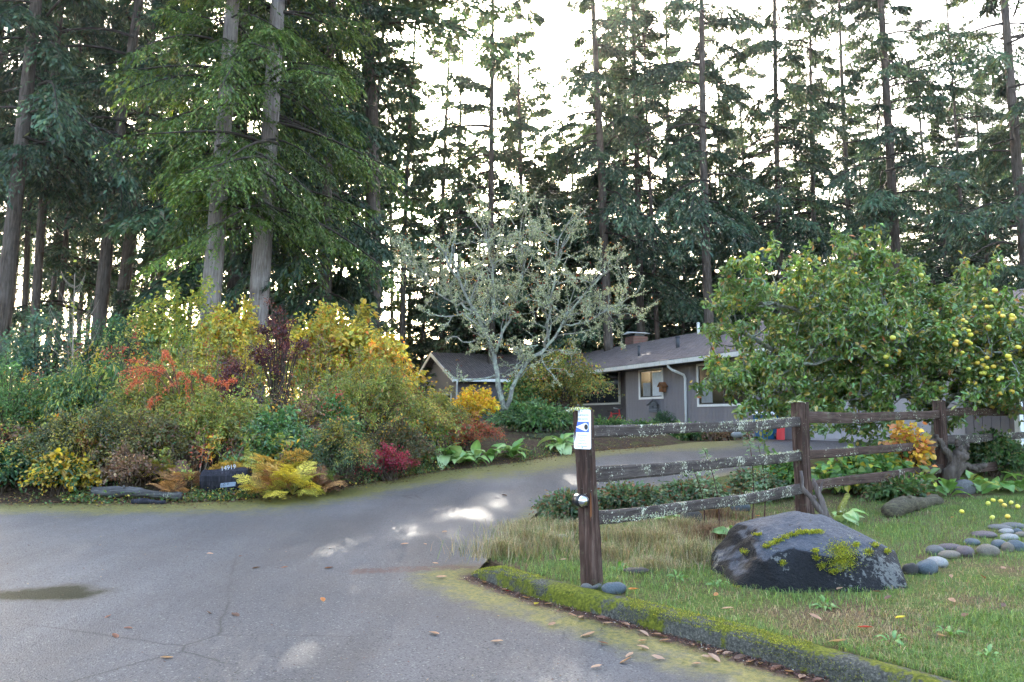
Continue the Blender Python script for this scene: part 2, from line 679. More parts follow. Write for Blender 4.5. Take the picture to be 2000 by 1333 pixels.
moss = np.exp(-(np.maximum(0, dL) / (1.0 + .35 * nz)) ** 2) * 1.0
nearc = np.exp(-(np.maximum(0, dC - .18) / (.34 + .12 * nz)) ** 2)
moss = np.maximum(moss, nearc * .75)
moss = np.maximum(moss, np.exp(-(dR / .3) ** 2) * .5)
deb = np.exp(-(dC / .15) ** 2) * 1.0
pa, pb = ground(700, 1118)[:2], ground(930, 1108)[:2]
deb = np.maximum(deb, np.exp(-(seg_dist(P2, np.array([pa, pb])) / .13) ** 2) * .75)
deb = np.maximum(deb, np.exp(-(dL / .22) ** 2) * .4)
deb = np.maximum(deb, np.clip((P2[:, 1] - 17) / 5, 0, 1) * np.clip((P2[:, 0] - 3) / 3, 0, 1) * .6)
pc = ground(95, 1162)[:2]
q = (P2 - pc) / np.array([.40, .27])
wet_reflection = np.clip(1.1 - np.sqrt((q ** 2).sum(1)) * .62, 0, 1)
Z = zg(P2[:, 1]) + .012 * fbm(P2[:, 0] * .6, P2[:, 1] * .6, 9) * np.clip((2.5 - np.abs(P2[:, 0] + 2)) / 2, 0, 1) + .004
mb = MB()
i = np.arange(nr - 1)[:, None] * nc
j = np.arange(nc - 1)[None]
mb.add(np.column_stack([P2, Z]), np.stack([i + j, i + j + 1, i + nc + j + 1, i + nc + j], -1).reshape(-1, 4), np.column_stack([moss, deb, wet_reflection]))
tag(mb.build('road', M_ASPHALT), 'grey asphalt street and driveway with mossy edges', kind='structure')

# ground: one sheet out to the horizon; a low bank of earth beyond the paving
ax = np.concatenate([[-600, -250, -120, -70, -45], np.arange(-32, 30, .4), [32, 45, 70, 120, 250, 600]])
ay = np.concatenate([[-200, -60, -20, -6], np.arange(0, 9, 1.0), np.arange(9, 32, .4), [34, 40, 50, 70, 100, 160, 260, 420, 700]])
gx, gy = np.meshgrid(ax, ay)
G2 = np.stack([gx.ravel(), gy.ravel()], 1)
ins = (G2[:, 0] > xl(G2[:, 1])) & (G2[:, 0] < xr(G2[:, 1])) & (G2[:, 1] < YMAX)
gd = np.minimum(seg_dist(G2, EDGE_L), seg_dist(G2, OUT_R))
BANK = lambda d: .16 * np.clip((d - .15) / .9, 0, 1) + .05 * np.clip((d - 1) / 6, 0, 1) * 4


def bank_z(X, Y):
    """height of the earth in the planting bed left of the driveway"""
    P = np.stack([np.atleast_1d(np.asarray(X, float)), np.atleast_1d(np.asarray(Y, float))], 1)
    return zg(P[:, 1]) + BANK(seg_dist(P, EDGE_L))


left_ = (G2[:, 0] < 4) & ~ins & ((G2[:, 0] < xl(G2[:, 1])) | (G2[:, 1] > YMAX)) & (G2[:, 1] > 10)
gz = zg(G2[:, 1]) - .04 + np.where(left_, BANK(gd) + .04, 0) + np.where(left_ & (gd > .5), .04 * fbm(G2[:, 0] * 1.7, G2[:, 1] * 1.7, 5), 0)
mb = MB()
n0, n1 = len(ay), len(ax)
i = np.arange(n0 - 1)[:, None] * n1
j = np.arange(n1 - 1)[None]
mb.add(np.column_stack([G2, gz]), np.stack([i + j, i + j + 1, i + n1 + j + 1, i + n1 + j], -1).reshape(-1, 4))
tag(mb.build('ground', M_SOIL), 'brown forest floor under the trees and shrubs', kind='structure')

# lawn behind the curb
CURB_W = .17
_t = unit(np.gradient(CURB_F, axis=0))
_n = np.stack([-_t[:, 1], _t[:, 0]], 1)          # towards the lawn
_n = np.where((_n[:, :1] > 0), _n, -_n)
CURB_B = CURB_F + _n * CURB_W
LEFT_LAWN = np.concatenate([CURB_B[::-1], EDGE_R[:] + np.array([.12, -.05])])


def lawn_x(Y):
    o = np.argsort(LEFT_LAWN[:, 1], kind='stable')
    return np.interp(Y, LEFT_LAWN[o, 1], LEFT_LAWN[o, 0])


def lawn_z(X, Y):
    X = np.atleast_1d(np.asarray(X, float))
    Y = np.atleast_1d(np.asarray(Y, float))
    P = np.stack([X, Y], 1)
    d = seg_dist(P, EDGE_R)
    h = np.clip(d / .5, 0, 1)
    h = h * h * (3 - 2 * h)
    dc = seg_dist(P, CURB_B)
    return zg(Y) + .01 + (LAWN - .02) * h + .02 * fbm(X * 2.2, Y * 2.2, 12) * np.clip(dc / .5, .1, 1) * h


rows = np.arange(.6, 18.0, .11)
LV = []
for Y in rows:
    l = float(lawn_x(Y))
    tt = np.linspace(0, 1, 110) ** 1.25
    xs = l + tt * (16 - l)
    LV.append(np.stack([xs, np.full_like(xs, Y)], 1))
LV = np.array(LV)
nr, nc = LV.shape[:2]
P2 = LV.reshape(-1, 2)
mb = MB()
i = np.arange(nr - 1)[:, None] * nc
j = np.arange(nc - 1)[None]
mb.add(np.column_stack([P2, lawn_z(P2[:, 0], P2[:, 1])]), np.stack([i + j, i + j + 1, i + nc + j + 1, i + nc + j], -1).reshape(-1, 4))
tag(mb.build('lawn', M_LAWN), 'patchy lawn behind the curb', kind='structure')

# curb: rounded extruded concrete with real lumps, moss grows on its upper side
rng = np.random.default_rng(4)
s_ = np.concatenate([[0], np.cumsum(np.linalg.norm(np.diff(CURB_F, axis=0), axis=1))])
ss = np.arange(0, s_[-1], .035)
cf = np.stack([np.interp(ss, s_, CURB_F[:, 0]), np.interp(ss, s_, CURB_F[:, 1])], 1)
for _ in range(30):
    cf[1:-1] = (cf[:-2] + cf[1:-1] * 2 + cf[2:]) / 4
ct = unit(np.gradient(cf, axis=0))
cn = np.stack([-ct[:, 1], ct[:, 0]], 1)
cn = np.where(cn[:, :1] > 0, cn, -cn)
prof = np.array([[-.015, -.05], [-.005, .0], [.0, .035], [.004, .07], [.014, .10], [.032, .122], [.06, .133], [.095, .137], [.13, .135], [.165, .128], [.19, .10], [.20, .02]])
taper = np.clip(ss / .35, 0, 1) ** .6
CVs, CCs = [], []
for k in range(len(ss)):
    w = prof[:, 0] * (1 if taper[k] > .99 else (.5 + .5 * taper[k]))
    h = np.maximum(prof[:, 1], -.05)
    h = np.where(h > 0, h * (.25 + .75 * taper[k]), h)
    p = cf[k][None] + cn[k][None] * w[:, None]
    jit = .007 * fbm(ss[k] * 6 + prof[:, 1] * 30, prof[:, 0] * 40 + 0 * ss[k], 21)
    z = zg(p[:, 1]) + h + jit * (h > .01)
    p = p - cn[k][None] * (.006 * fbm(ss[k] * 9 + 0 * w, prof[:, 1] * 60, 22) * (h > .01))[:, None]
    CVs.append(np.column_stack([p, z]))
    topm = np.clip((prof[:, 1] - .10) / .03, 0, 1) * .78
    face = .46 + .30 * math.exp(-((ss[k] - .9) / .7) ** 2) - .12 * (ss[k] > 2.2)
    CCs.append(np.column_stack([np.maximum(topm, face * np.ones_like(topm)), 0 * w, 0 * w]))
CVs, CCs = np.array(CVs), np.array(CCs)
nr, nc = CVs.shape[:2]
mb = MB()
i = np.arange(nr - 1)[:, None] * nc
j = np.arange(nc - 1)[None]
mb.add(CVs.reshape(-1, 3), [np.stack([i + j, i + j + 1, i + nc + j + 1, i + nc + j], -1).reshape(-1, 4), np.arange(nc)[None]], CCs.reshape(-1, 3))
curb = mb.build('curb', M_CURB)
tag(curb, 'low concrete curb covered in yellow green moss beside the lawn', 'curb')
# the moss itself: tiny tufts
mp = MB()
top = CVs[:, 4:10].reshape(-1, 3)
k = rng.integers(0, len(top), 26000)
keep = fbm(top[k, 0] * 3.1, top[k, 1] * 3.1, 33) > -.2
k = k[keep]
P = top[k] + rng.normal(0, .012, (len(k), 3)) * np.array([1, 1, .2])
leaves(mp, P, rnd_dirs(rng, len(k)) * .7 + np.array([0, 0, .8]), rnd_dirs(rng, len(k)), rng.uniform(.006, .014, len(k)), .006,
       pick(rng, [(3, (.18, .19, .018)), (2, (.29, .28, .025)), (1, (.08, .10, .012))], len(k)))
f1 = CVs[: len(CVs) // 2, 1:5].reshape(-1, 3)
k = rng.integers(0, len(f1), 9000)
k = k[fbm(f1[k, 0] * 5 + f1[k, 2] * 9, f1[k, 1] * 5, 35) > .12]
P = f1[k] + rng.normal(0, .01, (len(k), 3))
leaves(mp, P, rnd_dirs(rng, len(k)) + np.array([-.4, -.7, .3]), rnd_dirs(rng, len(k)), rng.uniform(.005, .012, len(k)), .006,
       pick(rng, [(3, (.11, .12, .013)), (2, (.18, .18, .02)), (1.2, (.05, .065, .01))], len(k)))
o = mp.build('moss', M_GRASS, curb)
o['kind'] = 'stuff'

# ------------------------------------------------------------------ house (local frame: x along the front, y into the house)
HC = np.array([.375, 40.58])
HA = np.array([.339, -.941])
HI = np.array([.941, .339])
FLOOR = .94
HTH = math.atan2(HA[1], HA[0])
house = thing('house', 'low grey ranch house with brown shingle roof behind the driveway', 'house', (HC[0], HC[1], FLOOR), (0, 0, HTH))


def hx(px, py, y=.5):
    """house coordinates (x, z) of a photograph pixel on the wall plane y"""
    d = ray(px, py)
    o = HC + HI * y
    # CAM + d*s = o + HA*x
    A = np.array([[d[0], -HA[0]], [d[1], -HA[1]]])
    s, x = np.linalg.solve(A, o)
    return x, CAM[2] + d[2] * s - FLOOR


WX0, _ = hx(1222, 760)
EZ = 2.42          # eave height
RZ = 4.15          # ridge height
GX = 20.35         # where the garage begins
GE = 27.1          # garage end
DZ = .36           # garage roof steps down
wall = MB()
box(wall, (0, 2.0, -.6), (WX0, 2.2, EZ + .6))
box(wall, (WX0, .52, -.6), (GX, .70, EZ + .05))
box(wall, (WX0, .70, -.6), (WX0 + .16, 2.2, EZ + .4))
box(wall, (GX, .52, -.6), (20.62, .70, EZ - DZ))
box(wall, (20.62, .52, 2.12), (25.5, .70, EZ - DZ))
box(wall, (25.5, .52, -.6), (GE - .3, .70, EZ - DZ))
box(wall, (-.7, -3.1, -.6), (-.52, 2.2, EZ + .2))
wall.add([[GE - .35, .52, -.6], [GE - .35, 8.48, -.6], [GE - .35, 8.48, EZ - DZ], [GE - .35, 4.5, RZ - DZ - .1], [GE - .35, .52, EZ - DZ]], np.array([[0, 1, 2, 3, 4]]), (.5,) * 3, 0, False)
wall.add([[-.6, -3.1, -.6], [-.6, -3.1, EZ + .05], [-4.5, -3.1, RZ - .15], [-8.4, -3.1, EZ + .05], [-8.4, -3.1, -.6]], np.array([[0, 1, 2, 3, 4]]), (.5,) * 3, 0, False)
box(wall, (-8.5, -3.1, -.6), (-8.3, 8.5, EZ + .05))
box(wall, (-8.4, 8.3, -.6), (GE - .35, 8.5, EZ - DZ - .05))
wall_o = wall.build('wall', M_SIDEGAP, house)

# siding boards, each a part of the wall
win1 = (hx(1250, 725)[0], hx(1293, 722)[0], hx(1271, 776)[1], hx(1271, 724)[1])
win2 = (hx(1364, 715)[0], hx(1466, 710)[0], hx(1390, 790)[1], hx(1380, 714)[1])
bw = .2
bm_cache = {}


def board_mesh(z0, z1):
    key = (round(z0, 2), round(z1, 2))
    if key not in bm_cache:
        b = MB()
        box(b, (.008, -.018, z0), (bw - .008, 0, z1))
        me = b.mesh('siding_board')
        me.materials.append(M_SIDING)
        bm_cache[key] = me
    return bm_cache[key]


def boards(x0, x1, y, z0, z1, holes=()):
    x = x0
    while x < x1 - .05:
        spans = [(z0, z1)]
        for (a, b, c, d) in holes:
            if x + bw > a + .02 and x < b - .02:
                spans = [s for s in [(z0, c), (d, z1)]]
        for s in spans:
            if s[1] - s[0] > .05:
                link('siding_board', board_mesh(*s), wall_o, (x, y, 0))
        x += bw


boards(WX0, 20.3, .52, -.3, EZ - .02, [win1, win2])
boards(25.5, GE - .4, .52, -.3, EZ - DZ - .02)
for y in np.arange(-3.1, 1.8, bw):                      # left wing side wall
    pass
yy = .55
while yy < 3.4:
    b = link('siding_board', board_mesh(-.3, EZ - DZ), wall_o, (GE - .35, yy, 0), (0, 0, math.pi / 2))
    yy += bw
xx = -8.3
while xx < -.7:
    top_ = EZ + (RZ - EZ) * (1 - abs(xx + .1 + 4.5) / 4.0) - .25
    b = link('siding_board', board_mesh(-.3, round(max(top_, EZ) * 5) / 5 - .1), wall_o, (xx, -3.1, 0))
    xx += bw

# roof planes as thin slabs
roof = MB()


def slab(mb, P, th=.1):
    P = np.array(P, float)
    n = len(P)
    V = np.concatenate([P, P - np.array([0, 0, th])])
    sides = [[k, (k + 1) % n, (k + 1) % n + n, k + n] for k in range(n)]
    mb.add(V, [np.array([list(range(n))]), np.array([list(range(2 * n - 1, n - 1, -1))]), np.array(sides)[:, ::-1]], (.5,) * 3, 0, False)


E1 = EZ + .12
slab(roof, [(0, 0, E1), (GX, 0, E1), (GX, 4.5, RZ), (-4.5, 4.5, RZ)])
slab(roof, [(GX, 0, E1 - DZ), (GE, 0, E1 - DZ), (GE, 4.5, RZ - DZ), (GX, 4.5, RZ - DZ)])
slab(roof, [(GE, 9, E1 - DZ), (GX, 9, E1 - DZ), (GX, 4.5, RZ - DZ), (GE, 4.5, RZ - DZ)])
slab(roof, [(GX, 9, E1), (-9, 9, E1), (-9, 4.5, RZ), (GX, 4.5, RZ)])
slab(roof, [(0, -3.5, E1), (0, 0, E1), (-4.5, 4.5, RZ), (-4.5, -3.5, RZ)])
slab(roof, [(-9, 9, E1), (-9, -3.5, E1), (-4.5, -3.5, RZ), (-4.5, 4.5, RZ)])
roof_o = roof.build('roof', M_ROOF, house)
# step wall of the higher roof
st = MB()
st.add([[GX - .02, .1, E1 - DZ - .1], [GX - .02, 4.5, RZ - DZ - .1], [GX - .02, 4.5, RZ - .02], [GX - .02, .1, E1 - .02]], np.array([[0, 1, 2, 3]]))
# gutters, fascia, rake boards
g = MB()
box(g, (.05, -.13, E1 - .17), (GX + .05, -.012, E1 - .03))
g.build('gutter', M_GUTTER, roof_o)
g = MB()
box(g, (GX + .07, -.13, E1 - DZ - .17), (GE, -.012, E1 - DZ - .03))
g.build('gutter', M_GUTTER, roof_o)
g = MB()
box(g, (.012, -3.5, E1 - .17), (.13, -.2, E1 - .03))
g.build('gutter', M_GUTTER, roof_o)


def rake(P0, P1, off, th=.2):
    b = MB()
    P0, P1, off = np.array(P0, float), np.array(P1, float), np.array(off, float)
    dz = np.array([0, 0, th])
    V = [P0, P1, P1 - dz, P0 - dz]
    V = V + [v + off for v in V]
    b.add(V, np.array([[0, 1, 2, 3], [7, 6, 5, 4], [0, 4, 5, 1], [1, 5, 6, 2], [2, 6, 7, 3], [3, 7, 4, 0]])[:, ::-1], (.5,) * 3, 0, False)
    return b.build('rake_board', M_WHITE, roof_o)


rake((.1, -3.51, E1 - .015), (-4.5, -3.51, RZ - .015), (0, -.04, 0))
rake((-4.5, -3.51, RZ - .015), (-9.1, -3.51, E1 - .015), (0, -.04, 0))
rake((GE + .002, -.1, E1 - DZ - .015), (GE + .002, 4.5, RZ - DZ - .015), (.04, 0, 0))
rake((GE + .002, 4.5, RZ - DZ - .015), (GE + .002, 9.1, E1 - DZ - .015), (.04, 0, 0))
so = MB()                                              # soffit
box(so, (WX0, -.01, EZ - .06), (GX, .52, EZ - .045))
so.build('soffit', M_SIDEGAP, house)


# windows
def window(x0, x1, z0, z1, y, panes, rot=None):
    w = MB()
    fw = .075
    for lo, hi in [((x0 - fw, y - .05, z0 - fw), (x1 + fw, y + .02, z0)), ((x0 - fw, y - .05, z1), (x1 + fw, y + .02, z1 + fw)),
                   ((x0 - fw, y - .05, z0), (x0, y + .02, z1)), ((x1, y - .05, z0), (x1 + fw, y + .02, z1))]:
        box(w, lo, hi)
    wo_ = w.build('window', M_WHITE, house)
    n = len(panes)
    for k, m in enumerate(panes):
        a = x0 + (x1 - x0) * k / n
        b = x0 + (x1 - x0) * (k + 1) / n
        p = MB()
        box(p, (a + .03, y - .012, z0 + .03), (b - .02, y - .008, z1 - .03))
        p.build('pane', M_GLASS, wo_)
        sa = MB()
        for lo, hi in [((a, y - .02, z0), (a + .03, y + .0, z1)), ((b - .02, y - .02, z0), (b, y, z1)), ((a + .03, y - .02, z0), (b - .02, y, z0 + .03)), ((a + .03, y - .02, z1 - .03), (b - .02, y, z1))]:
            box(sa, lo, hi)
        sa.build('sash', M_DARKGREY, wo_)
        if m:
            c = MB()
            lo, hi, mat = m
            box(c, (a + (b - a) * lo[0], y - .016, z0 + (z1 - z0) * lo[1]), (a + (b - a) * hi[0], y - .0135, z0 + (z1 - z0) * hi[1]))
            c.build('curtain', mat, wo_)


window(*win1, .52, [((.25, .04), (.93, .55), M_SHADE), ((.12, .04), (.95, .92), M_CURTAIN)])
window(*win2, .52, [((.10, .04), (.55, .62), M_SHADE), None])
w3 = (hx(1130, 730, 2.0)[0], hx(1210, 722, 2.0)[0], hx(1200, 787, 2.0)[1], hx(1200, 728, 2.0)[1])
window(w3[0], w3[1], w3[2], w3[3], 1.98, [None, None])
b = MB()
box(b, (w3[0] - 2.2, 1.93, -.1), (w3[0] - .5, 1.99, 2.1))
dr = b.build('door', M_BROWN, house)
# left wing gable window
gw = MB()
for lo, hi in [((-3.6, -3.17, .55), (-1.6, -3.10, .63)), ((-3.6, -3.17, 1.75), (-1.6, -3.10, 1.83)), ((-3.6, -3.17, .63), (-3.52, -3.10, 1.75)), ((-1.68, -3.17, .63), (-1.6, -3.10, 1.75))]:
    box(gw, lo, hi)
gwo = gw.build('window', M_WHITE, house)
p = MB()
box(p, (-3.52, -3.135, .63), (-1.68, -3.125, 1.75))
p.build('pane', M_GLASS, gwo)
cw = MB()
box(cw, (-.72, -3.14, -.3), (-.6, -3.02, EZ))
cw.build('corner_board', M_WHITE, house)
cw = MB()
box(cw, (20.28, .44, -.3), (20.40, .50, EZ - DZ))
cw.build('corner_board', M_WHITE, house)
cw = MB()
box(cw, (GE - .42, .40, -.3), (GE - .30, .50, EZ - DZ))
cw.build('corner_board', M_WHITE, house)

# garage door with sunk panels
gd_ = MB()
box(gd_, (20.62, .60, -.02), (25.5, .64, 2.12))
gdo = gd_.build('garage_door', M_GDOOR, house)
pm = MB()
box(pm, (0, -.02, 0), (1.1, 0, .42))
pme = pm.mesh('panel')
pme.materials.append(M_GDOOR)
for r_ in range(4):
    for c_ in range(4):
        link('panel', pme, gdo, (20.72 + c_ * 1.2, .599, .05 + r_ * .52))


# downspouts
def downspout(x, z_top, y_wall, bottom=-.25):
    d = MB()
    tube(d, [(x - .25, -.06, z_top), (x - .25, -.04, z_top - .12), (x - .2, .06, z_top - .22), (x, .40, z_top - .40), (x, y_wall, z_top - .52), (x, y_wall, bottom)],
         [.045] * 6, 8)
    return d.build('downspout', M_WHITE, house)


dsx = hx(1342, 800)[0]
downspout(dsx, E1 - .12, .45)
d = MB()
tube(d, [(.06, -3.3, E1 - .15), (0, -3.3, E1 - .3), (-.4, -3.2, E1 - .55), (-.46, -3.15, -.3)], [.045] * 4, 8)
d.build('downspout', M_WHITE, house)


# chimney
def roof_z(y):
    return E1 + (RZ - E1) * y / 4.5


cx_, cz_ = hx(1246, 650, 5.2)
ch = MB()
box(ch, (cx_ - .45, 4.7, RZ - .6), (cx_ + .45, 5.5, RZ + .42))
t = NT('chimney_brick')
br = t.n('ShaderNodeTexBrick')
t.set(br.inputs['Vector'], t.mapping(t.coord(), (1, 1, 1), (math.pi / 2, 0, 0)))
br.inputs['Scale'].default_value = 1.0
br.inputs['Brick Width'].default_value = .22
br.inputs['Row Height'].default_value = .075
br.inputs['Mortar Size'].default_value = .01
br.inputs['Color1'].default_value = (.26, .085, .055, 1)
br.inputs['Color2'].default_value = (.16, .06, .045, 1)
br.inputs['Mortar'].default_value = (.16, .14, .12, 1)
M_BRICK = t.done(t.bsdf(t.mix(t.ramp(t.noise(t.coord(), 3, 6), [(.5, 0.), (.7, .7)]), br.outputs[0], (.07, .075, .035)), .9))
cho = ch.build('chimney', M_BRICK, roof_o)
cc = MB()
box(cc, (cx_ - .32, 4.85, RZ + .42), (cx_ + .32, 5.35, RZ + .56))
cc.build('flue', M_BLACK, cho)
cc = MB()
V = [(cx_ - .55, 4.6, RZ + .57), (cx_ + .55, 4.6, RZ + .57), (cx_ + .55, 5.6, RZ + .57), (cx_ - .55, 5.6, RZ + .57), (cx_, 4.6, RZ + .68), (cx_, 5.6, RZ + .68)]
cc.add(V, [np.array([[0, 4, 5, 3], [4, 1, 2, 5], [0, 3, 2, 1]]), np.array([[0, 1, 4], [2, 3, 5]])], (.5,) * 3, 0, False)
cc.build('chimney_cap', M_WHITE, cho)
# vent pipes on the roof
for px, py, yy_, r_, h_, m in [(1248, 700, 1.4, .05, .42, M_DARKGREY), (1324, 683, 1.9, .075, .42, M_DARKGREY), (1364, 648, 4.2, .055, .45, M_GUTTER)]:
    x_, _z = hx(px, py, yy_)
    v = MB()
    tube(v, [(x_, yy_, roof_z(yy_) - .1), (x_, yy_, roof_z(yy_) + h_)], [r_, r_], 10)
    tube(v, [(x_, yy_, roof_z(yy_) + h_ - .06), (x_, yy_, roof_z(yy_) + h_ - .01)], [r_ * 1.25, r_ * 1.25], 10)
    v.build('vent_pipe', m, roof_o)

# house number plaque
x_, z_ = hx(1490, 762)
pl = MB()
box(pl, (x_ - .09, .47, z_ - .12), (x_ + .09, .499, z_ + .12))
plo = pl.build('number_plaque', M_DARKWOOD, house)


def text(name, body, size, mat, loc, rot, parent=None, sx=1.0, align='CENTER'):
    cu = bpy.data.curves.new(name, 'FONT')
    cu.body = body
    cu.size = size
    cu.align_x = align
    cu.align_y = 'CENTER'
    cu.extrude = size * .01
    tmp = bpy.data.objects.new(name, cu)
    COL.objects.link(tmp)
    dg = bpy.context.evaluated_depsgraph_get()
    me = bpy.data.meshes.new_from_object(tmp.evaluated_get(dg))
    bpy.data.objects.remove(tmp)
    me.materials.clear()
    me.materials.append(mat)
    return link(name, me, parent, loc, rot, (sx, 1, 1))


text('numeral', '8', .2, M_WHITE, (x_, .467, z_), (math.pi / 2, 0, 0), plo)

# bird houses on the wall
def birdhouse(x, z, mat, label, rz, s=1.0, name='birdhouse'):
    p = HC + HA * x + HI * .36
    o = thing(name, label, 'birdhouse', (p[0], p[1], FLOOR + z), (0, 0, HTH + rz))
    b = MB()
    b.add(np.array([(-.11, -.1, -.16), (.11, -.1, -.16), (.11, -.1, .06), (0, -.1, .18), (-.11, -.1, .06),
                    (-.11, .1, -.16), (.11, .1, -.16), (.11, .1, .06), (0, .1, .18), (-.11, .1, .06)]) * s,
          [np.array([[0, 1, 2, 3, 4], [9, 8, 7, 6, 5]]), np.array([[0, 5, 6, 1], [1, 6, 7, 2], [4, 9, 5, 0]])], (.5,) * 3, 0, False)
    b.build('box', mat, o)
    r = MB()
    for sx in (-1, 1):
        V = np.array([(0, -.15, .20), (sx * .17, -.15, .03), (sx * .17, .13, .03), (0, .13, .20), (0, -.15, .225), (sx * .18, -.15, .05), (sx * .18, .13, .05), (0, .13, .225)]) * s
        r.add(V, BOXF, (.5,) * 3, 0, False)
    r.build('roof', M_GREYWOOD if mat is not M_ORANGEWOOD else mat, o)
    h = MB()
    a = np.arange(10) / 10 * 2 * np.pi
    h.add(np.column_stack([np.cos(a) * .035 * s, np.full(10, -.102 * s), np.sin(a) * .035 * s]), np.arange(10)[None], (.5,) * 3, 0, False)
    h.build('entrance_hole', M_BLACK, o)
    return o


M_ORANGEWOOD = m_wood('cedar', (.12, .045, .018), (.28, .12, .05), (.40, .2, .1), 2)
x_, z_ = hx(1301, 758)
birdhouse(x_, z_, M_ORANGEWOOD, 'orange brown wooden birdhouse hung on the wall beside the small window', 0, .9)
x_, z_ = hx(1283, 795)
birdhouse(x_, z_, M_GREYWOOD, 'weathered grey birdhouse with pitched roof under the small window', .9, 1.25)

# things by the porch and the garage
def on_wall(px, py, y):
    x, z = hx(px, py, y)
    p = HC + HA * x + HI * y
    return p, z


M_BLUE = m_plain('blue_plastic', (.02, .10, .22), .5)
M_RED = m_plain('red_plastic', (.55, .03, .03), .45)
M_SIGNW = m_plain('sign_white', (.86, .87, .88), .4, .4, var=.04)
M_CARD = m_plain('cardboard', (.35, .24, .14), .8)
p, _ = on_wall(1497, 850, .1)
o = thing('recycling_bin', 'dark blue plastic bin with a white panel standing by the garage corner', 'bin', (p[0], p[1], FLOOR), (0, 0, HTH))
b = MB()
V = np.array([(-.2, -.2, 0), (.2, -.2, 0), (.2, .2, 0), (-.2, .2, 0), (-.25, -.25, .66), (.25, -.25, .66), (.25, .25, .66), (-.25, .25, .66)])
b.add(V, BOXF, (.5,) * 3, 0, False)
b.build('body', M_BLUE, o)
b = MB()
V = np.array([(-.27, -.27, .67), (.27, -.27, .67), (.27, .27, .67), (-.27, .27, .67), (-.2, -.2, .76), (.2, -.2, .76), (.2, .2, .76), (-.2, .2, .76)])
b.add(V, BOXF, (.5,) * 3, 0, False)
b.build('lid', M_SIGNW, o)
for sx in (-1, 1):
    b = MB()
    a = np.arange(14) / 14 * 2 * np.pi
    tube(b, [(sx * .21, .16, .09), (sx * .26, .16, .09)], [.09, .09], 14)
    b.build('wheel', M_BLACK, o)
p, _ = on_wall(1525, 850, .0)
o = thing('snow_shovel', 'red plastic snow shovel blade leaning beside the white garage trim', 'shovel', (p[0], p[1], FLOOR), (0, 0, HTH + .5))
b = MB()
for k in range(6):
    a0, a1 = (k / 6 - .5) * 1.1, ((k + 1) / 6 - .5) * 1.1
    b.add([(math.sin(a0) * .22, .1 - math.cos(a0) * .15, 0), (math.sin(a1) * .22, .1 - math.cos(a1) * .15, 0), (math.sin(a1) * .2, .12 - math.cos(a1) * .1, .5), (math.sin(a0) * .2, .12 - math.cos(a0) * .1, .5),
           (math.sin(a0) * .22, .115 - math.cos(a0) * .15, 0), (math.sin(a1) * .22, .115 - math.cos(a1) * .15, 0), (math.sin(a1) * .2, .135 - math.cos(a1) * .1, .5), (math.sin(a0) * .2, .135 - math.cos(a0) * .1, .5)], BOXF, (.5,) * 3, 0, False)
b.build('blade', M_RED, o)
b = MB()
tube(b, [(0, .03, .4), (0, .22, 1.25)], [.018, .018], 8)
tube(b, [(-.08, .225, 1.25), (.08, .225, 1.25)], [.018, .018], 8)
b.build('handle', M_GREYWOOD, o)
p, _ = on_wall(1199, 803, 1.0)
o = thing('bicycle', 'small red and white bicycle parked in the porch recess', 'bicycle', (p[0], p[1], FLOOR + .02), (0, 0, HTH + .35))
for sx in (-.42, .42):
    b = MB()
    a = np.linspace(0, 2 * np.pi, 21)
    tube(b, np.column_stack([sx + .3 * np.cos(a), 0 * a, .31 + .3 * np.sin(a)]), .022, 6, cap=False)
    wo_ = b.build('wheel', M_DARKGREY, o)
    b = MB()
    for q_ in range(8):
        tube(b, [(sx, 0, .31), (sx + .29 * math.cos(q_ * .785), 0, .31 + .29 * math.sin(q_ * .785))], .004, 4)
    b.build('spoke', M_WHITE, wo_)
b = MB()
for a_, c_ in [((-.42, 0, .31), (-.14, 0, .72)), ((-.14, 0, .72), (.3, 0, .74)), ((-.05, 0, .34), (.3, 0, .70)), ((-.05, 0, .34), (-.16, 0, .80)), ((-.42, 0, .31), (-.05, 0, .34)), ((.28, 0, .9), (.42, 0, .31))]:
    tube(b, [a_, c_], .026, 7)
b.build('frame', M_RED, o)
b = MB()
tube(b, [(.22, -.25, .96), (.28, 0, .92), (.22, .25, .96)], .016, 6)
b.build('handlebar', M_WHITE, o)
b = MB()
box(b, (-.30, -.07, .80), (-.05, .07, .86))
b.build('saddle', M_BLACK, o)
p, _ = on_wall(1221, 808, .9)
o = thing('cardboard_box', 'small cardboard box standing at the porch corner', 'box', (p[0], p[1], FLOOR + .0), (0, 0, HTH + .2))
b = MB()
box(b, (-.2, -.16, 0), (.2, .16, .42))
b.build('body', M_CARD, o)
b = MB()
V = np.array([(-.2, -.17, .425), (0, -.17, .47), (0, .17, .47), (-.2, .17, .425), (-.2, -.17, .432), (0, -.17, .477), (0, .17, .477), (-.2, .17, .432)])
b.add(V, BOXF, (.5,) * 3, 0, False)
b.build('flap', M_CARD, o)

# ------------------------------------------------------------------ fence
fence = thing('split_rail_fence', 'weathered split rail fence with three lichened rails per bay along the lawn', 'fence', (0, 0, 0))
POSTS = []
for px, Y, pytop, side, rot in [(1151, 6.27, 802, .118, .80), (1565, 9.77, 787, .15, .55), (1836, 12.36, 783, .135, .6), (2035, 14.7, 782, .15, .6)]:
    X = at(px, 800, Y)[0]
    POSTS.append((X, Y, at(px, pytop, Y)[2], side, rot))


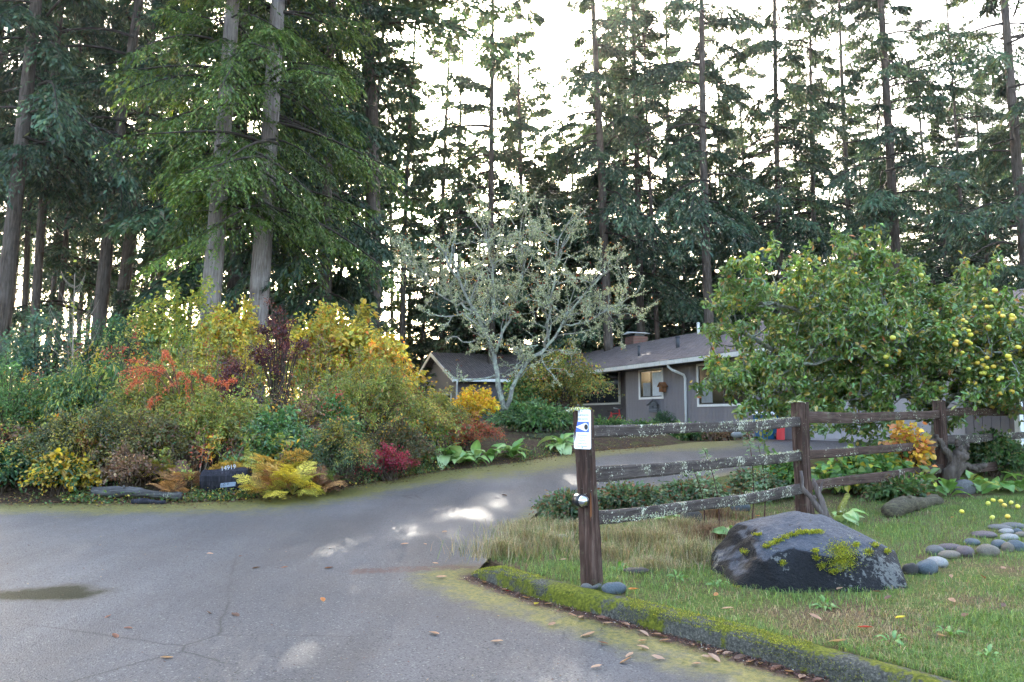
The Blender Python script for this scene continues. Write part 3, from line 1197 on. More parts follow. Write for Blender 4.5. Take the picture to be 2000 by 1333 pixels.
def wobbly_beam(mb, P0, P1, w, h, rng, n=26, amp=.012, twist=0.06):
    """a hand-split timber from P0 to P1: a box that wanders, with rough faces and chamfered edges"""
    P0, P1 = np.array(P0, float), np.array(P1, float)
    T = unit(P1 - P0)
    up = np.array([0., 0, 1]) if abs(T[2]) < .8 else np.array([math.cos(twist * 99), math.sin(twist * 99), 0])
    S = unit(np.cross(T, up))
    U = np.cross(S, T)
    t = np.linspace(0, 1, n)
    Lr = np.linalg.norm(P1 - P0)
    ch_ = .22
    prof = np.array([[-.5, -.5 + ch_], [-.5 + ch_, -.5], [.5 - ch_, -.5], [.5, -.5 + ch_], [.5, .5 - ch_], [.5 - ch_, .5], [-.5 + ch_, .5], [-.5, .5 - ch_]])
    prof = np.where(np.abs(prof) > .49, prof, prof * 1.25)
    s1, s2 = rng.uniform(0, 9, 2)
    cw = amp * (np.sin(t * 3.1 * Lr / 3 + s1) + .5 * np.sin(t * 9 + s2))
    cu = amp * (np.sin(t * 2.3 * Lr / 3 + s2) + .5 * np.sin(t * 11 + s1)) - amp * 1.2 * np.sin(t * np.pi)
    W = w * (1 + .10 * np.sin(t * 5 + s2) + rng.normal(0, .02, n))
    H_ = h * (1 + .10 * np.sin(t * 4 + s1) + rng.normal(0, .02, n))
    C = P0[None] + T[None] * (t * Lr)[:, None] + S[None] * cw[:, None] + U[None] * cu[:, None]
    rough = 1 + rng.normal(0, .035, (n, 8))
    V = C[:, None] + S[None, None] * (prof[:, 0][None] * W[:, None] * rough)[..., None] + U[None, None] * (prof[:, 1][None] * H_[:, None] * rough)[..., None]
    i = np.arange(n - 1)[:, None] * 8
    j = np.arange(8)[None]
    k = (j + 1) % 8
    Q = np.stack([i + j, i + k, i + 8 + k, i + 8 + j], -1).reshape(-1, 4)
    mb.add(V.reshape(-1, 3), [Q, np.arange(8)[::-1][None], (np.arange(8) + (n - 1) * 8)[None]], (.5,) * 3, 0, False)


rng = np.random.default_rng(8)
for k, (X, Y, zt, side, rot) in enumerate(POSTS):
    b = MB()
    zb = float(lawn_z(X, Y)[0])
    M = Matrix.Rotation(rot, 4, 'Z')
    n = 30
    t = np.linspace(0, 1, n)
    H_ = zt - zb + .25
    prof = np.array([[-.5, -.44], [-.44, -.5], [-.05, -.5], [.0, -.455], [.05, -.5], [.44, -.5], [.5, -.44], [.5, -.06], [.46, 0], [.5, .06], [.5, .44], [.44, .5], [-.44, .5], [-.5, .44], [-.5, .05], [-.46, 0], [-.5, -.05]])
    m_ = len(prof)
    V = []
    for q_ in range(n):
        r_ = 1 + .05 * math.sin(t[q_] * 7 + k) + .06 * (1 - t[q_])
        pr = prof * side * r_ * (1 + rng.normal(0, .012, (m_, 1)))
        xy = np.array([[math.cos(rot), -math.sin(rot)], [math.sin(rot), math.cos(rot)]])
        pr = pr @ xy.T
        lean = (-.045 if k == 0 else -.02) * (t[q_] - .2) * H_ * .75
        zz = -.25 + t[q_] * H_ + (rng.normal(0, .008, m_) if q_ == n - 1 else 0)
        V.append(np.column_stack([pr[:, 0] + lean + .006 * math.sin(t[q_] * 5 + k * 2), pr[:, 1], np.full(m_, 0) + zz]))
    V = np.array(V).reshape(-1, 3)
    i = np.arange(n - 1)[:, None] * m_
    j = np.arange(m_)[None]
    kk = (j + 1) % m_
    Q = np.stack([i + j, i + kk, i + m_ + kk, i + m_ + j], -1).reshape(-1, 4)
    b.add(V, [Q, (np.arange(m_) + (n - 1) * m_)[None]], (.5,) * 3, 0, False)
    po = b.build('post', M_POST, fence)
    po.location = (X, Y, zb)
    po['label'] = ['corner post carrying the white watch sign', 'thick brown post behind the boulder', 'cracked grey brown post by the gnarled trunk', 'end post at the edge of the view'][k]
    cap = MB()
    nl = 260 if k in (0, 1) else 60
    P = np.column_stack([rng.normal(0, side * .3, nl) + V[-1, 0], rng.normal(0, side * .3, nl), np.full(nl, V[-m_:, 2].mean() + .004)])
    leaves(cap, P, rnd_dirs(rng, nl) + np.array([0, 0, .6]), rnd_dirs(rng, nl), rng.uniform(.012, .03, nl), .012,
           pick(rng, [(2, (.45, .46, .33)), (1, (.30, .32, .06))], nl))
    cap.build('moss', M_LICHEN, po)['kind'] = 'stuff'

RAILS = [  # bay, (px_left, y top, y bottom), (px_right, y top, y bottom)
    (0, (1151, 834, 857), (1565, 814, 831), 0), (0, (1151, 920, 942), (1565, 878, 899), 0), (0, (1151, 1002, 1025), (1565, 945, 965), 0),
    (1, (1565, 808, 828), (1836, 799, 815), 1), (1, (1565, 878, 896), (1836, 858, 872), 1), (1, (1565, 941, 958), (1836, 907, 923), 1),
    (2, (1836, 798, 814), (2035, 796, 808), 1), (2, (1836, 853, 869), (2035, 841, 853), 0), (2, (1836, 913, 927), (2035, 888, 902), 1)]
for bay, (xa, ta, ba), (xb, tb, bb), mk in RAILS:
    A, B = POSTS[bay], POSTS[bay + 1]
    za, zb = (at(xa, ta, A[1])[2] + at(xa, ba, A[1])[2]) / 2, (at(xb, tb, B[1])[2] + at(xb, bb, B[1])[2]) / 2
    h = (at(xa, ta, A[1])[2] - at(xa, ba, A[1])[2] + at(xb, tb, B[1])[2] - at(xb, bb, B[1])[2]) / 2
    mid = np.array([(A[0] + B[0]) / 2, (A[1] + B[1]) / 2, (za + zb) / 2])
    P0 = np.array([A[0], A[1], za]) - mid
    P1 = np.array([B[0], B[1], zb]) - mid
    sgn = .02 if mk else -.02
    ang = math.atan2(P1[1], P1[0])
    L_ = float(np.hypot(P1[0], P1[1]))
    b = MB()
    wobbly_beam(b, (-L_, 0, P0[2]), (L_, 0, P1[2]), .055, h * 1.04, rng)
    ro = b.build('rail', M_RAILB if mk else M_RAIL, fence)
    ro.location = mid + np.array([math.sin(ang), -math.cos(ang), 0]) * 0.012 * (1 if bay % 2 else -1)
    ro.rotation_euler = (0, 0, ang)
    # crusts of lichen standing proud of the timber
    li = MB()
    nl = int((2600 if bay == 0 else 600))
    s_ = rng.uniform(-1, 1, nl)
    low = rng.random(nl)
    u_ = np.where(low < .55, rng.normal(-.33, .13, nl), rng.normal(.46, .05, nl) if mk == 0 or bay == 1 else rng.normal(.4, .1, nl))
    u_ = np.clip(u_, -.5, .53)
    zc = P0[2] + (P1[2] - P0[2]) * (s_ + 1) / 2 - .0144 * np.sin((s_ + 1) / 2 * np.pi)
    P = np.column_stack([s_ * L_, np.full(nl, -.03), zc + u_ * h])
    P[u_ > .4, 1] = rng.uniform(-.03, .02, (u_ > .4).sum())
    msk = fbm(s_ * 7 + bay * 5 + za * 9, u_ * 2, 40 + bay) + rng.normal(0, .16, nl) > (.12 if bay == 0 else .45)
    P = P[msk]
    nl = len(P)
    leaves(li, P, rnd_dirs(rng, nl) + np.array([0, -.35, 0]), rnd_dirs(rng, nl) + np.array([0, -1.2, 0]), rng.uniform(.006, .019, nl), rng.uniform(.006, .014, nl),
           pick(rng, [(3, (.50, .51, .38)), (2, (.38, .40, .28)), (1, (.64, .64, .52)), (.7, (.26, .28, .10))], nl, .15))
    li.build('lichen_crust', M_LICHEN, ro)['kind'] = 'stuff'

# strip of bare orange wood on the corner post
X, Y, zt, side, rot = POSTS[0]
b = MB()
rq = np.random.default_rng(3)
tt = np.linspace(0, 1, 9)
ww = np.array([.002, .006, .011, .013, .010, .012, .008, .004, .001])
V = np.concatenate([np.column_stack([-ww + rq.normal(0, .001, 9), np.zeros(9), (tt - .5) * .24]), np.column_stack([ww + rq.normal(0, .001, 9), np.zeros(9), (tt - .5) * .24]), np.column_stack([ww * 0, np.full(9, .012), (tt - .5) * .24])])
k9 = np.arange(8)
b.add(V, [np.stack([k9, k9 + 9, k9 + 10, k9 + 1], -1), np.stack([k9 + 1, k9 + 19, k9 + 18, k9], -1), np.stack([k9 + 9, k9 + 18, k9 + 19, k9 + 10], -1)], (.5,) * 3, 0, False)
so_ = b.build('bare_wood_strip', m_wood('fresh_wood', (.08, .028, .012), (.20, .075, .028), (.34, .15, .065), 2), bpy.data.objects['post'])
pz = at(1154, 994, Y - .07)
so_.location = (pz[0] - X, pz[1] - Y - .006, pz[2] - float(lawn_z(X, Y)[0]))
so_.rotation_euler = (0, 0, rot)
so_['label'] = 'bare orange wood where the surface peeled away'

# sign on the corner post
X, Y, zt, side, rot = POSTS[0]
sc_ = at(1137, 839, Y - .075)
sr = -math.radians(52)
sign = thing('watch_sign', 'white neighborhood crime watch sign with blue eye emblem nailed to the corner post', 'sign', sc_, (math.pi / 2, 0, sr))
SW, SH = .190, .302


def rounded(w, h, r, n=6):
    pts = []
    for cx, cy, a0 in [(w / 2 - r, h / 2 - r, 0), (-w / 2 + r, h / 2 - r, 90), (-w / 2 + r, -h / 2 + r, 180), (w / 2 - r, -h / 2 + r, 270)]:
        for q_ in range(n + 1):
            a = math.radians(a0 + 90 * q_ / n)
            pts.append((cx + r * math.cos(a), cy + r * math.sin(a)))
    return np.array(pts)


def flat(mb, pts, z0, z1):
    n = len(pts)
    V = np.concatenate([np.column_stack([pts, np.full(n, z0)]), np.column_stack([pts, np.full(n, z1)])])
    sd_ = np.array([[q_, (q_ + 1) % n, (q_ + 1) % n + n, q_ + n] for q_ in range(n)])
    mb.add(V, [np.arange(n, 2 * n)[None], np.arange(n)[::-1][None], sd_], (.5,) * 3, 0, False)


b = MB()
flat(b, rounded(SW, SH, .016), -.003, 0)
b.build('panel', M_SIGNW, sign)
M_SIGNB = m_plain('sign_blue', (.05, .13, .55), .4, .4, var=.05)
M_SIGNK = m_plain('sign_black', (.015, .016, .02), .5, var=.05)
M_SIGNG = m_plain('sign_grey_print', (.10, .13, .15), .5, var=.05)
b = MB()
flat(b, rounded(SW * .80, .080, .002, 2) + np.array([0, .018]), .0002, .0008)
b.build('emblem_field', M_SIGNB, sign)
b = MB()
a = np.linspace(-1.15, 1.15, 22)
arc = np.column_stack([.036 + .036 * np.cos(a * 1.45), .018 + .031 * np.sin(a * 1.45)])
arc = np.concatenate([[[-.074, .018]], arc])
flat(b, arc, .001, .0016)
b.build('eye_white', M_SIGNW, sign)
b = MB()
a = np.arange(24) / 24 * 2 * np.pi
flat(b, np.column_stack([.046 + .021 * np.cos(a), .018 + .0215 * np.sin(a)]), .0018, .0024)
b.build('pupil', M_SIGNK, sign)
text('lettering', 'NEIGHBORHOOD', .0200, M_SIGNG, (0, .108, .0008), (0, 0, 0), sign, .92)
text('lettering', 'CRIME WATCH', .0205, M_SIGNG, (0, .078, .0008), (0, 0, 0), sign, .92)
for q_, s in enumerate(['We immediately', 'report all', 'suspicious', 'activities to our', 'Police Department']):
    text('lettering', s, .0165, M_SIGNG, (0, -.044 - q_ * .0215, .0008), (0, 0, 0), sign, .95)
for yy_ in (.140, -.141):
    b = MB()
    a = np.arange(10) / 10 * 2 * np.pi
    flat(b, np.column_stack([.004 * np.cos(a), yy_ + .004 * np.sin(a)]), .0, .003)
    b.build('screw', M_DARKGREY, sign)

# round lamp on the post
lp = at(1139, 979, Y - .10)
lamp = thing('post_lamp', 'small round black and chrome solar lamp fixed to the corner post', 'lamp', lp, (0, 0, .80))
b = MB()
nu, nv = 18, 12
th_ = np.linspace(0, np.pi, nv)
ph_ = np.arange(nu) / nu * 2 * np.pi
V = np.stack([np.sin(th_)[:, None] * np.cos(ph_)[None], np.sin(th_)[:, None] * np.sin(ph_)[None], np.cos(th_)[:, None] * np.ones(nu)[None]], -1).reshape(-1, 3)
i = np.arange(nv - 1)[:, None] * nu
j = np.arange(nu)[None]
SPH_F = np.stack([i + j, i + nu + j, i + nu + (j + 1) % nu, i + (j + 1) % nu], -1).reshape(-1, 4)
SPH_V = V.copy()
b.add(V * .046, SPH_F)
b.build('dome', M_BLACK, lamp)
M_CHROME = NT('chrome')
M_CHROME = M_CHROME.done(M_CHROME.bsdf((.55, .57, .6), .18, None, .5, 1.0))
b = MB()
a = np.arange(19) / 18 * 2 * np.pi
V2 = V[V[:, 0] < -.25] * .0475
ok = np.zeros(len(V), bool)
ok[V[:, 0] < -.1] = True
fm = ok[SPH_F].all(1)
b.add(V * .0468, SPH_F[fm])
b.build('reflector', M_CHROME, lamp)
b = MB()
tube(b, [(0, 0, 0), (.02, .075, 0)], [.05, .05], 16)
b.build('mount', M_BLACK, lamp)

# ------------------------------------------------------------------ conifers
NEEDLE_NEAR = [(3, (.062, .105, .018)), (2, (.095, .150, .023)), (1, (.14, .195, .03)), (.5, (.15, .14, .04))]
NEEDLE_FAR = [(3, (.042, .080, .042)), (2, (.065, .110, .055)), (1, (.09, .13, .055)), (.6, (.10, .10, .05))]


def conifer(seed, H, r0, cb, Lmax, nb, nt, nbl, bl, bw, droop, pal, bend=.25, lowdead=10, sparse=.0, hang=.35, wild=0.0):
    """tapered trunk with whorled drooping branches and flat needle sprays; local, base at z=0"""
    rng = np.random.default_rng(seed)
    zt = np.concatenate([[-.3, 0, .25, .6], np.linspace(1.2, H, 30)])
    ph = rng.uniform(0, 6.28, 2)
    fx = lambda z: bend * np.sin(z / H * 3.0 + ph[0]) * (z / H) * 2 - 0
    fy = lambda z: bend * np.sin(z / H * 2.4 + ph[1]) * (z / H) * 2
    rad = lambda z: r0 * (1 - .93 * np.clip(z / H, 0, 1)) ** .9 * (1 + .35 * np.exp(-np.clip(z, 0, 99) / .45))
    tr = MB()
    tube(tr, np.column_stack([fx(zt), fy(zt), zt]), rad(zt), 12, jitter=.035, rng=rng)
    cr = MB()
    # branches
    u = (np.arange(nb) + rng.uniform(0, 1, nb)) / nb
    h = cb + (H * .985 - cb) * u ** 1.12
    t = (h - cb) / (H - cb)
    Lb = Lmax * (1 - t) ** .75 * np.minimum(1, .62 + t * 5) * rng.uniform(.55, 1.15, nb) + .25
    az = np.arange(nb) * 2.39996 + rng.normal(0, .45, nb)
    if wild:
        az = rng.uniform(0, 6.28, nb)
        Lb = Lb * np.exp(rng.normal(0, .3 * wild, nb)) * (1 + .3 * wild * np.cos(az - rng.uniform(0, 6.28))) * (1 + .35 * wild * np.sin(h * 1.3 + ph[0]))
        Lb = np.clip(Lb, .3, Lmax * 1.25)
        h = np.clip(h + rng.normal(0, .35, nb), cb, H * .985)
    alive = rng.random(nb) > sparse
    rise = rng.uniform(.0, .28, nb) * (.4 + t) + t * .35 - .08
    dr = droop * rng.uniform(.6, 1.3, nb) * (1.1 - .5 * t)
    R = np.stack([np.cos(az), np.sin(az), 0 * az], 1)
    Tn = np.stack([-np.sin(az), np.cos(az), 0 * az], 1)
    base = np.stack([fx(h), fy(h), h], 1)

    def bp(s):      # s (nb, m)
        r = Lb[:, None] * s * (1 - .06 * s)
        z = Lb[:, None] * (rise[:, None] * s - dr[:, None] * s ** 2 + .10 * s ** 4)
        side = Lb[:, None] * .08 * np.sin(s * 2.5 + az[:, None] * 3)
        return base[:, None] + R[:, None] * r[..., None] + Tn[:, None] * side[..., None] + np.array([0, 0, 1.]) * z[..., None]

    sb = np.linspace(0, .96, 7)
    BP = bp(np.broadcast_to(sb, (nb, 7)))
    for k in range(nb):
        rb = np.clip(Lb[k] * .013, .012, .06) * (1 - .9 * sb) + .003
        tube(cr, BP[k], rb, 4, (.05, .04, .032), 1, cap=False)
    for k in range(lowdead):    # dead twigs below the crown
        hh = rng.uniform(cb * .45, cb)
        a = rng.uniform(0, 6.28)
        L = rng.uniform(.5, 1.6)
        s = np.linspace(0, 1, 4)
        tube(cr, np.column_stack([fx(hh) + np.cos(a) * L * s, fy(hh) + np.sin(a) * L * s, hh + L * (.05 * s - .3 * s ** 2)]), .018 * (1 - s * .85), 4, (.07, .065, .058), 1, cap=False)
    # twigs
    s = np.clip((np.arange(nt)[None] + rng.uniform(0, 1, (nb, nt))) / nt, .0, 1)
    s = .14 + .86 * s ** .85
    TP = bp(s)
    ds = bp(np.minimum(s + .04, 1.04)) - TP
    fwd = unit(ds)
    sgn = np.where((np.arange(nt) % 2)[None] > 0, 1., -1.) * np.ones((nb, nt))
    sgn[:, ::7] *= rng.choice([-.15, .15], (nb, 1))
    sd_ = unit(np.cross(fwd, np.array([0, 0, 1.])))
    ang = rng.uniform(.7, 1.15, (nb, nt))
    td = fwd * np.cos(ang)[..., None] + sd_ * (sgn * np.sin(ang))[..., None] + np.array([0, 0, 1.]) * rng.normal(-.22, .16, (nb, nt))[..., None]
    td = unit(td)
    tl = (Lb[:, None] * (.10 + .34 * np.minimum(1, (1.05 - s) * 1.6)) * rng.uniform(.6, 1.2, (nb, nt)))
    tl = np.clip(tl, .16, 1.25 + .35 * wild)
    keep = (rng.random((nb, nt)) < np.clip(Lb[:, None] / Lmax * 1.25 + .18, 0, 1)) & alive[:, None]
    keep &= ~((s < .3) & (rng.random((nb, nt)) < .5))
    TP, td, tl = TP[keep], td[keep], tl[keep]
    bcol = np.exp(rng.normal(0, .22, (nb, 1)))
    bcol = np.broadcast_to(bcol, (nb, nt))[keep]
    sq = np.broadcast_to(s, (nb, nt))[keep]
    n = len(TP)
    q = (np.arange(nbl)[None] + rng.uniform(0, 1, (n, nbl))) / nbl
    pos = TP[:, None] + td[:, None] * (tl[:, None] * q)[..., None]
    pos[..., 2] -= hang * .5 * tl[:, None] * q ** 2 + rng.uniform(0, .05, (n, nbl))
    tsd = unit(np.cross(td, np.array([0, 0, 1.])))
    sg = np.where(rng.random((n, nbl)) > .5, 1., -1.)
    bd = td[:, None] * rng.uniform(.5, 1.1, (n, nbl, 1)) + tsd[:, None] * (sg * rng.uniform(.25, 1.0, (n, nbl)))[..., None]
    bd[..., 2] -= rng.uniform(-.12, hang * 1.5, (n, nbl))
    nrm = np.array([0, 0, 1.]) + rng.normal(0, .45, (n, nbl, 3))
    L = bl * rng.uniform(.55, 1.35, (n, nbl)) * (1.1 - .3 * q)
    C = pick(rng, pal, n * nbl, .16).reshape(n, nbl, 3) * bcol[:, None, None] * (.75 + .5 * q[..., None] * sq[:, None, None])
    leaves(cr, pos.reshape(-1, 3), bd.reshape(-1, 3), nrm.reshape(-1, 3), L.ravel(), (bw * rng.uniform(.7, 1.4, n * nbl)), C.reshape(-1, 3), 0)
    return tr, cr


VAR = []


def add_variant(bark, *a, **k):
    tr, cr = conifer(*a, **k)
    tm = tr.mesh('trunk')
    tm.materials.append(bark)
    cm = cr.mesh('crown')
    cm.materials.append(M_NEEDLE)
    cm.materials.append(M_TWIG)
    VAR.append((tm, cm, a[1], a[2]))


#            seed H   r0   cb   Lmax nb  nt nbl  bl   bw   droop
add_variant(M_BARK, 11, 32, .36, 6.4, 4.6, 150, 44, 17, .17, .046, .46, NEEDLE_NEAR, hang=.7, wild=.5)                  # 0 near hemlock-like
add_variant(M_BARK, 12, 32, .36, 6.0, 4.8, 150, 44, 17, .17, .046, .40, NEEDLE_NEAR, hang=.7, wild=.5)                  # 1
add_variant(M_BARKD, 13, 34, .36, 6.0, 5.6, 105, 46, 12, .30, .095, .36, NEEDLE_FAR, sparse=.05, hang=.7, wild=1.)      # 2 full fir
add_variant(M_BARKD, 14, 34, .36, 10., 5.2, 90, 44, 12, .30, .095, .46, NEEDLE_FAR, sparse=.10, bend=.4, hang=.7, wild=1.)   # 3 tall fir, high crown
add_variant(M_BARKD, 15, 30, .30, 4.5, 5.2, 105, 46, 12, .30, .095, .48, NEEDLE_FAR, sparse=.05, hang=.7, wild=.8)      # 4
add_variant(M_BARKD, 16, 17, .20, 1.4, 3.6, 110, 36, 12, .25, .08, .34, NEEDLE_FAR, wild=.5)                            # 5 low understorey hemlock
add_variant(M_BARKD, 17, 31, .30, 13., 4.0, 62, 36, 12, .30, .09, .40, NEEDLE_FAR, sparse=.15, bend=.5, lowdead=26, wild=1.)   # 6 thin, mostly bare
add_variant(M_BARKD, 18, 36, .36, 5.0, 6.2, 100, 46, 12, .32, .10, .30, NEEDLE_FAR, sparse=.08, hang=.8, wild=1.2)      # 7 broad ragged fir


def place_tree(px, py, Y, dia, var, label, lean=0.0, name='fir_tree', group='tall conifers behind the house and shrubs', hs=1.0, rz=None, crown_w=None):
    """px at photo row py for the trunk axis; dia is the trunk's diameter in metres at eye height"""
    X = at(px, py, Y)[0]
    X -= math.tan(math.radians(lean)) * (at(px, py, Y)[2] - float(zg(Y)))
    tm, cm, H, r0 = VAR[var]
    z = float(bank_z(X, Y)[0]) if X < 4 and Y < 30 else float(zg(Y))
    r = random.Random(label)
    rz = r.uniform(0, 6.28) if rz is None else rz
    o = thing(name, label, 'tree', (X, Y, z - .05), (0, math.radians(lean), 0), group)
    s = dia / (2 * r0)
    t = link('trunk', tm, o, None, (0, 0, rz), (s, s, hs))
    cw = crown_w or min(max(s, .8), 1.2)
    # the crown keeps its own spread; the trunk's bend scales with s, small
    c = link('crown', cm, o, None, (0, 0, rz), (cw, cw, hs))
    return o


NEARG = 'big firs standing in the planting bed'
place_tree(408, 620, 22.6, .58, 0, 'tall fir with brown bark rising from the yellow shrubs, the one further from the house', 1.3, 'fir_tree', NEARG, rz=.4)
place_tree(505, 620, 23.5, .66, 1, 'thick fir with pale grey bark leaning gently, rising behind the burgundy shrub', 2.6, 'fir_tree', NEARG, rz=2.2)
T = [  # px, py, depth, diameter, variant, lean, label
    (8, 600, 27, .60, 3, 2.6, 'dark straight fir trunk at the very edge of the woods, leftmost of all'),
    (205, 560, 30, .56, 3, 3.0, 'dark leaning fir with a bare trunk beside the bare pale sapling'),
    (455, 480, 29, .62, 4, .5, 'dark thick fir half hidden between the two big firs'),
    (640, 560, 28, .46, 4, 0, 'dense dark fir whose drooping boughs hang over the yellow shrubs'),
    (722, 600, 31, .72, 6, .4, 'thick ivy clad fir just beside the bright gap over the yellow shrub'),
    (790, 560, 44, .40, 6, 0, 'thin bare fir in the bright gap under the low sun'),
    (822, 600, 52, .40, 5, 0, 'dark shorter fir behind the roof of the low wing'),
    (866, 200, 50, .46, 6, -.6, 'slender dark fir to the side of the low sun'),
    (957, 300, 43, .48, 2, -.8, 'bushy topped fir standing straight above the lichen tree'),
    (1178, 420, 40, .55, 3, -1.6, 'fir with reddish lower trunk above the end of the lichen tree'),
    (1228, 560, 46, .42, 4, -.8, 'dark fir close behind the pale trunk above the chimney'),
    (1248, 520, 43, .50, 2, -.6, 'fir with pale grey trunk rising right above the chimney'),
    (1284, 600, 43, .30, 6, -.8, 'thin bare fir just past the chimney'),
    (1378, 420, 38, .52, 3, -.9, 'fir with long clear grey trunk above the roof ridge'),
    (1520, 400, 41, .44, 3, -.7, 'dark slim fir behind the top of the apple tree'),
    (1592, 430, 44, .42, 4, -.4, 'dense dark fir right of the slim one behind the apple tree'),
    (1655, 300, 47, .44, 7, -.3, 'full crowned fir between two bare trunks above the apple tree'),
    (1745, 420, 36, .56, 3, -.8, 'fir with dark straight trunk clear of branches above the apple tree'),
    (1805, 300, 54, .42, 4, -.6, 'pale distant fir seen past the dark straight trunk'),
    (1880, 520, 44, .28, 6, 1.0, 'thin leaning bare fir near the garage roof'),
    (1990, 300, 34, .58, 7, -1.2, 'thick fir with low boughs at the far edge by the garage roof'),
    (1300, 300, 52, .46, 7, 0, 'distant bushy fir between the two clear trunks behind the house'),
    (1450, 300, 56, .46, 4, 0, 'distant fir filling the gap beside the long clear grey trunk'),
    (1120, 300, 70, .5, 2, 0, 'faint far fir in the sky gap right of the lichen tree top'),
    (1400, 300, 66, .5, 7, 0, 'faint far broad fir behind the long clear grey trunk'),
    (1560, 300, 68, .5, 2, 0, 'faint far fir between the slim and the dense dark firs'),
    (1700, 300, 64, .5, 4, 0, 'faint far fir beside the dark straight trunk'),
    (1920, 300, 62, .5, 3, 0, 'faint far fir above the garage roof'),
    (1215, 300, 60, .5, 7, 0, 'faint far broad fir above the chimney'),
    (560, 300, 34, .50, 2, 0, 'dark fir filling the space behind the two big firs'),
    (330, 300, 40, .52, 3, 0, 'dark full fir behind the two big firs, on their woods side'),
    (730, 250, 42, .46, 6, 0, 'slim dark fir at the edge of the bright gap of the low sun'),
    (905, 350, 50, .42, 6, 0, 'short boughed fir behind the lichen tree, beside the sun'),
    (1015, 350, 48, .42, 4, 0, 'dark full fir right behind the top of the lichen tree'),
]
for px, py, Y, dia, v, lean, lab in T:
    place_tree(px, py, Y, dia, v, lab, lean)
WALL = [(804, 55, 4), (886, 62, 4), (905, 54, 4), (935, 60, 7), (985, 60, 4), (1045, 56, 4), (1075, 64, 2), (1140, 54, 4), (1190, 57, 7), (1265, 62, 4), (1340, 58, 4), (1395, 50, 4), (1480, 60, 7), (1545, 54, 4),
        (1625, 60, 4), (1685, 55, 4), (1725, 70, 7), (1780, 58, 4), (1845, 66, 7), (1895, 54, 4), (1955, 58, 2), (2010, 50, 4), (690, 58, 4), (620, 60, 2)]
WALL.sort()
wn_ = ['first', 'second', 'third', 'fourth', 'fifth', 'sixth', 'seventh', 'eighth', 'ninth', 'tenth', 'eleventh', 'twelfth', 'thirteenth', 'fourteenth', 'fifteenth', 'sixteenth', 'seventeenth', 'eighteenth', 'nineteenth', 'twentieth', 'twenty-first', 'twenty-second', 'twenty-third', 'twenty-fourth', 'twenty-fifth']
for k, (px, Y, v) in enumerate(WALL):
    place_tree(px, 500, Y, .34 + .03 * (k % 4), v, f'dusky fir in the rearmost wall of trees, {wn_[k]} from the woods side', ((k * 37) % 7 - 3) * .4, 'fir_tree', 'rearmost wall of firs', hs=[.62, .5, .8, .7, .56][k % 5], crown_w=.8 + .1 * (k % 4))

U = [(925, 47, ''), (1040, 46, ''), (1120, 50, ''), (1185, 47, ''), (1330, 48, ''), (1420, 50, ''), (1470, 46, ''), (1850, 46, ''), (1940, 40, '')]
names_u = ['first', 'second', 'third', 'fourth', 'fifth', 'sixth', 'seventh', 'eighth', 'ninth', 'tenth']
for k, (px, Y, _) in enumerate(U):
    place_tree(px, 640, Y, .32, 5, f'low dark hemlock in the row behind the house, {names_u[k]} from the low wing', 0, 'hemlock_tree', 'low hemlocks behind the house', hs=.75 + .1 * ((k * 7) % 5), crown_w=1.0 + .1 * ((k * 3) % 4))

# deep woods on the left: many dark trunks
rng = np.random.default_rng(77)
deep = [(48, 40, .34), (75, 31, .38), (98, 46, .36), (120, 38, .30), (140, 52, .34), (160, 43, .30), (178, 55, .36), (232, 34, .62), (258, 50, .34), (285, 58, .36),
        (300, 42, .30), (345, 54, .36), (375, 44, .30), (-40, 33, .55), (-15, 48, .4), (28, 57, .4), (62, 62, .4), (430, 60, .36), (480, 56, .34), (585, 52, .34), (608, 40, .28), (668, 50, .30), (692, 45, .30), (765, 60, .36)]
deep.sort()
ordn = ['first', 'second', 'third', 'fourth', 'fifth', 'sixth', 'seventh', 'eighth', 'ninth', 'tenth', 'eleventh', 'twelfth', 'thirteenth', 'fourteenth', 'fifteenth',
        'sixteenth', 'seventeenth', 'eighteenth', 'nineteenth', 'twentieth', 'twenty-first', 'twenty-second', 'twenty-third', 'twenty-fourth', 'twenty-fifth']
for k, (px, Y, dia) in enumerate(deep):
    v = [3, 6, 2, 3, 6][k % 5]
    place_tree(px, 560, Y, dia, v, f'slim dark fir in the deep woods, {ordn[k]} from the open side', rng.normal(.8, .8), 'fir_tree', 'dark firs in the deep woods')

# ivy on two trunks
for (px, Y, dia, h0, lab) in [(722, 31, .72, 7.5, ''), (240, 33.8, .62, 6.0, '')]:
    X = at(px, 600, Y)[0]
    r = np.random.default_rng(int(px))
    n = 5200
    a = r.uniform(0, 6.28, n)
    z = r.uniform(.2, h0, n) ** 1
    rr = dia / 2 * (1 - z / 40) + np.abs(r.normal(0, .16, n)) * (1 - z / h0 * .6)
    P = np.column_stack([np.cos(a) * rr, np.sin(a) * rr, z])
    m = MB()
    leaves(m, P, np.column_stack([np.cos(a), np.sin(a), -.6 * np.ones(n)]) + r.normal(0, .5, (n, 3)), np.column_stack([np.cos(a), np.sin(a), .5 + 0 * a]), r.uniform(.08, .15, n), r.uniform(.07, .12, n),
           pick(r, [(3, (.02, .05, .018)), (2, (.035, .075, .025)), (.5, (.08, .10, .03))], n), 0, True)
    m2 = MB()
    o = thing('ivy', 'dark ivy climbing the trunk ' + ('beside the bright gap' if px > 500 else 'beside the leaning fir in the woods'), 'ivy', (X, Y, float(zg(Y))), (0, 0, 0))
    m.build('leaves', M_GLOSSLEAF, o)
    for q_ in range(4):
        tube(m2, np.column_stack([np.cos(q_ * 1.6 + np.linspace(0, 2, 9)) * (dia / 2 + .01), np.sin(q_ * 1.6 + np.linspace(0, 2, 9)) * (dia / 2 + .01), np.linspace(-.1, h0 * .8, 9)]), .02, 5, (.06, .05, .04))
    m2.build('stem', M_TWIG, o)

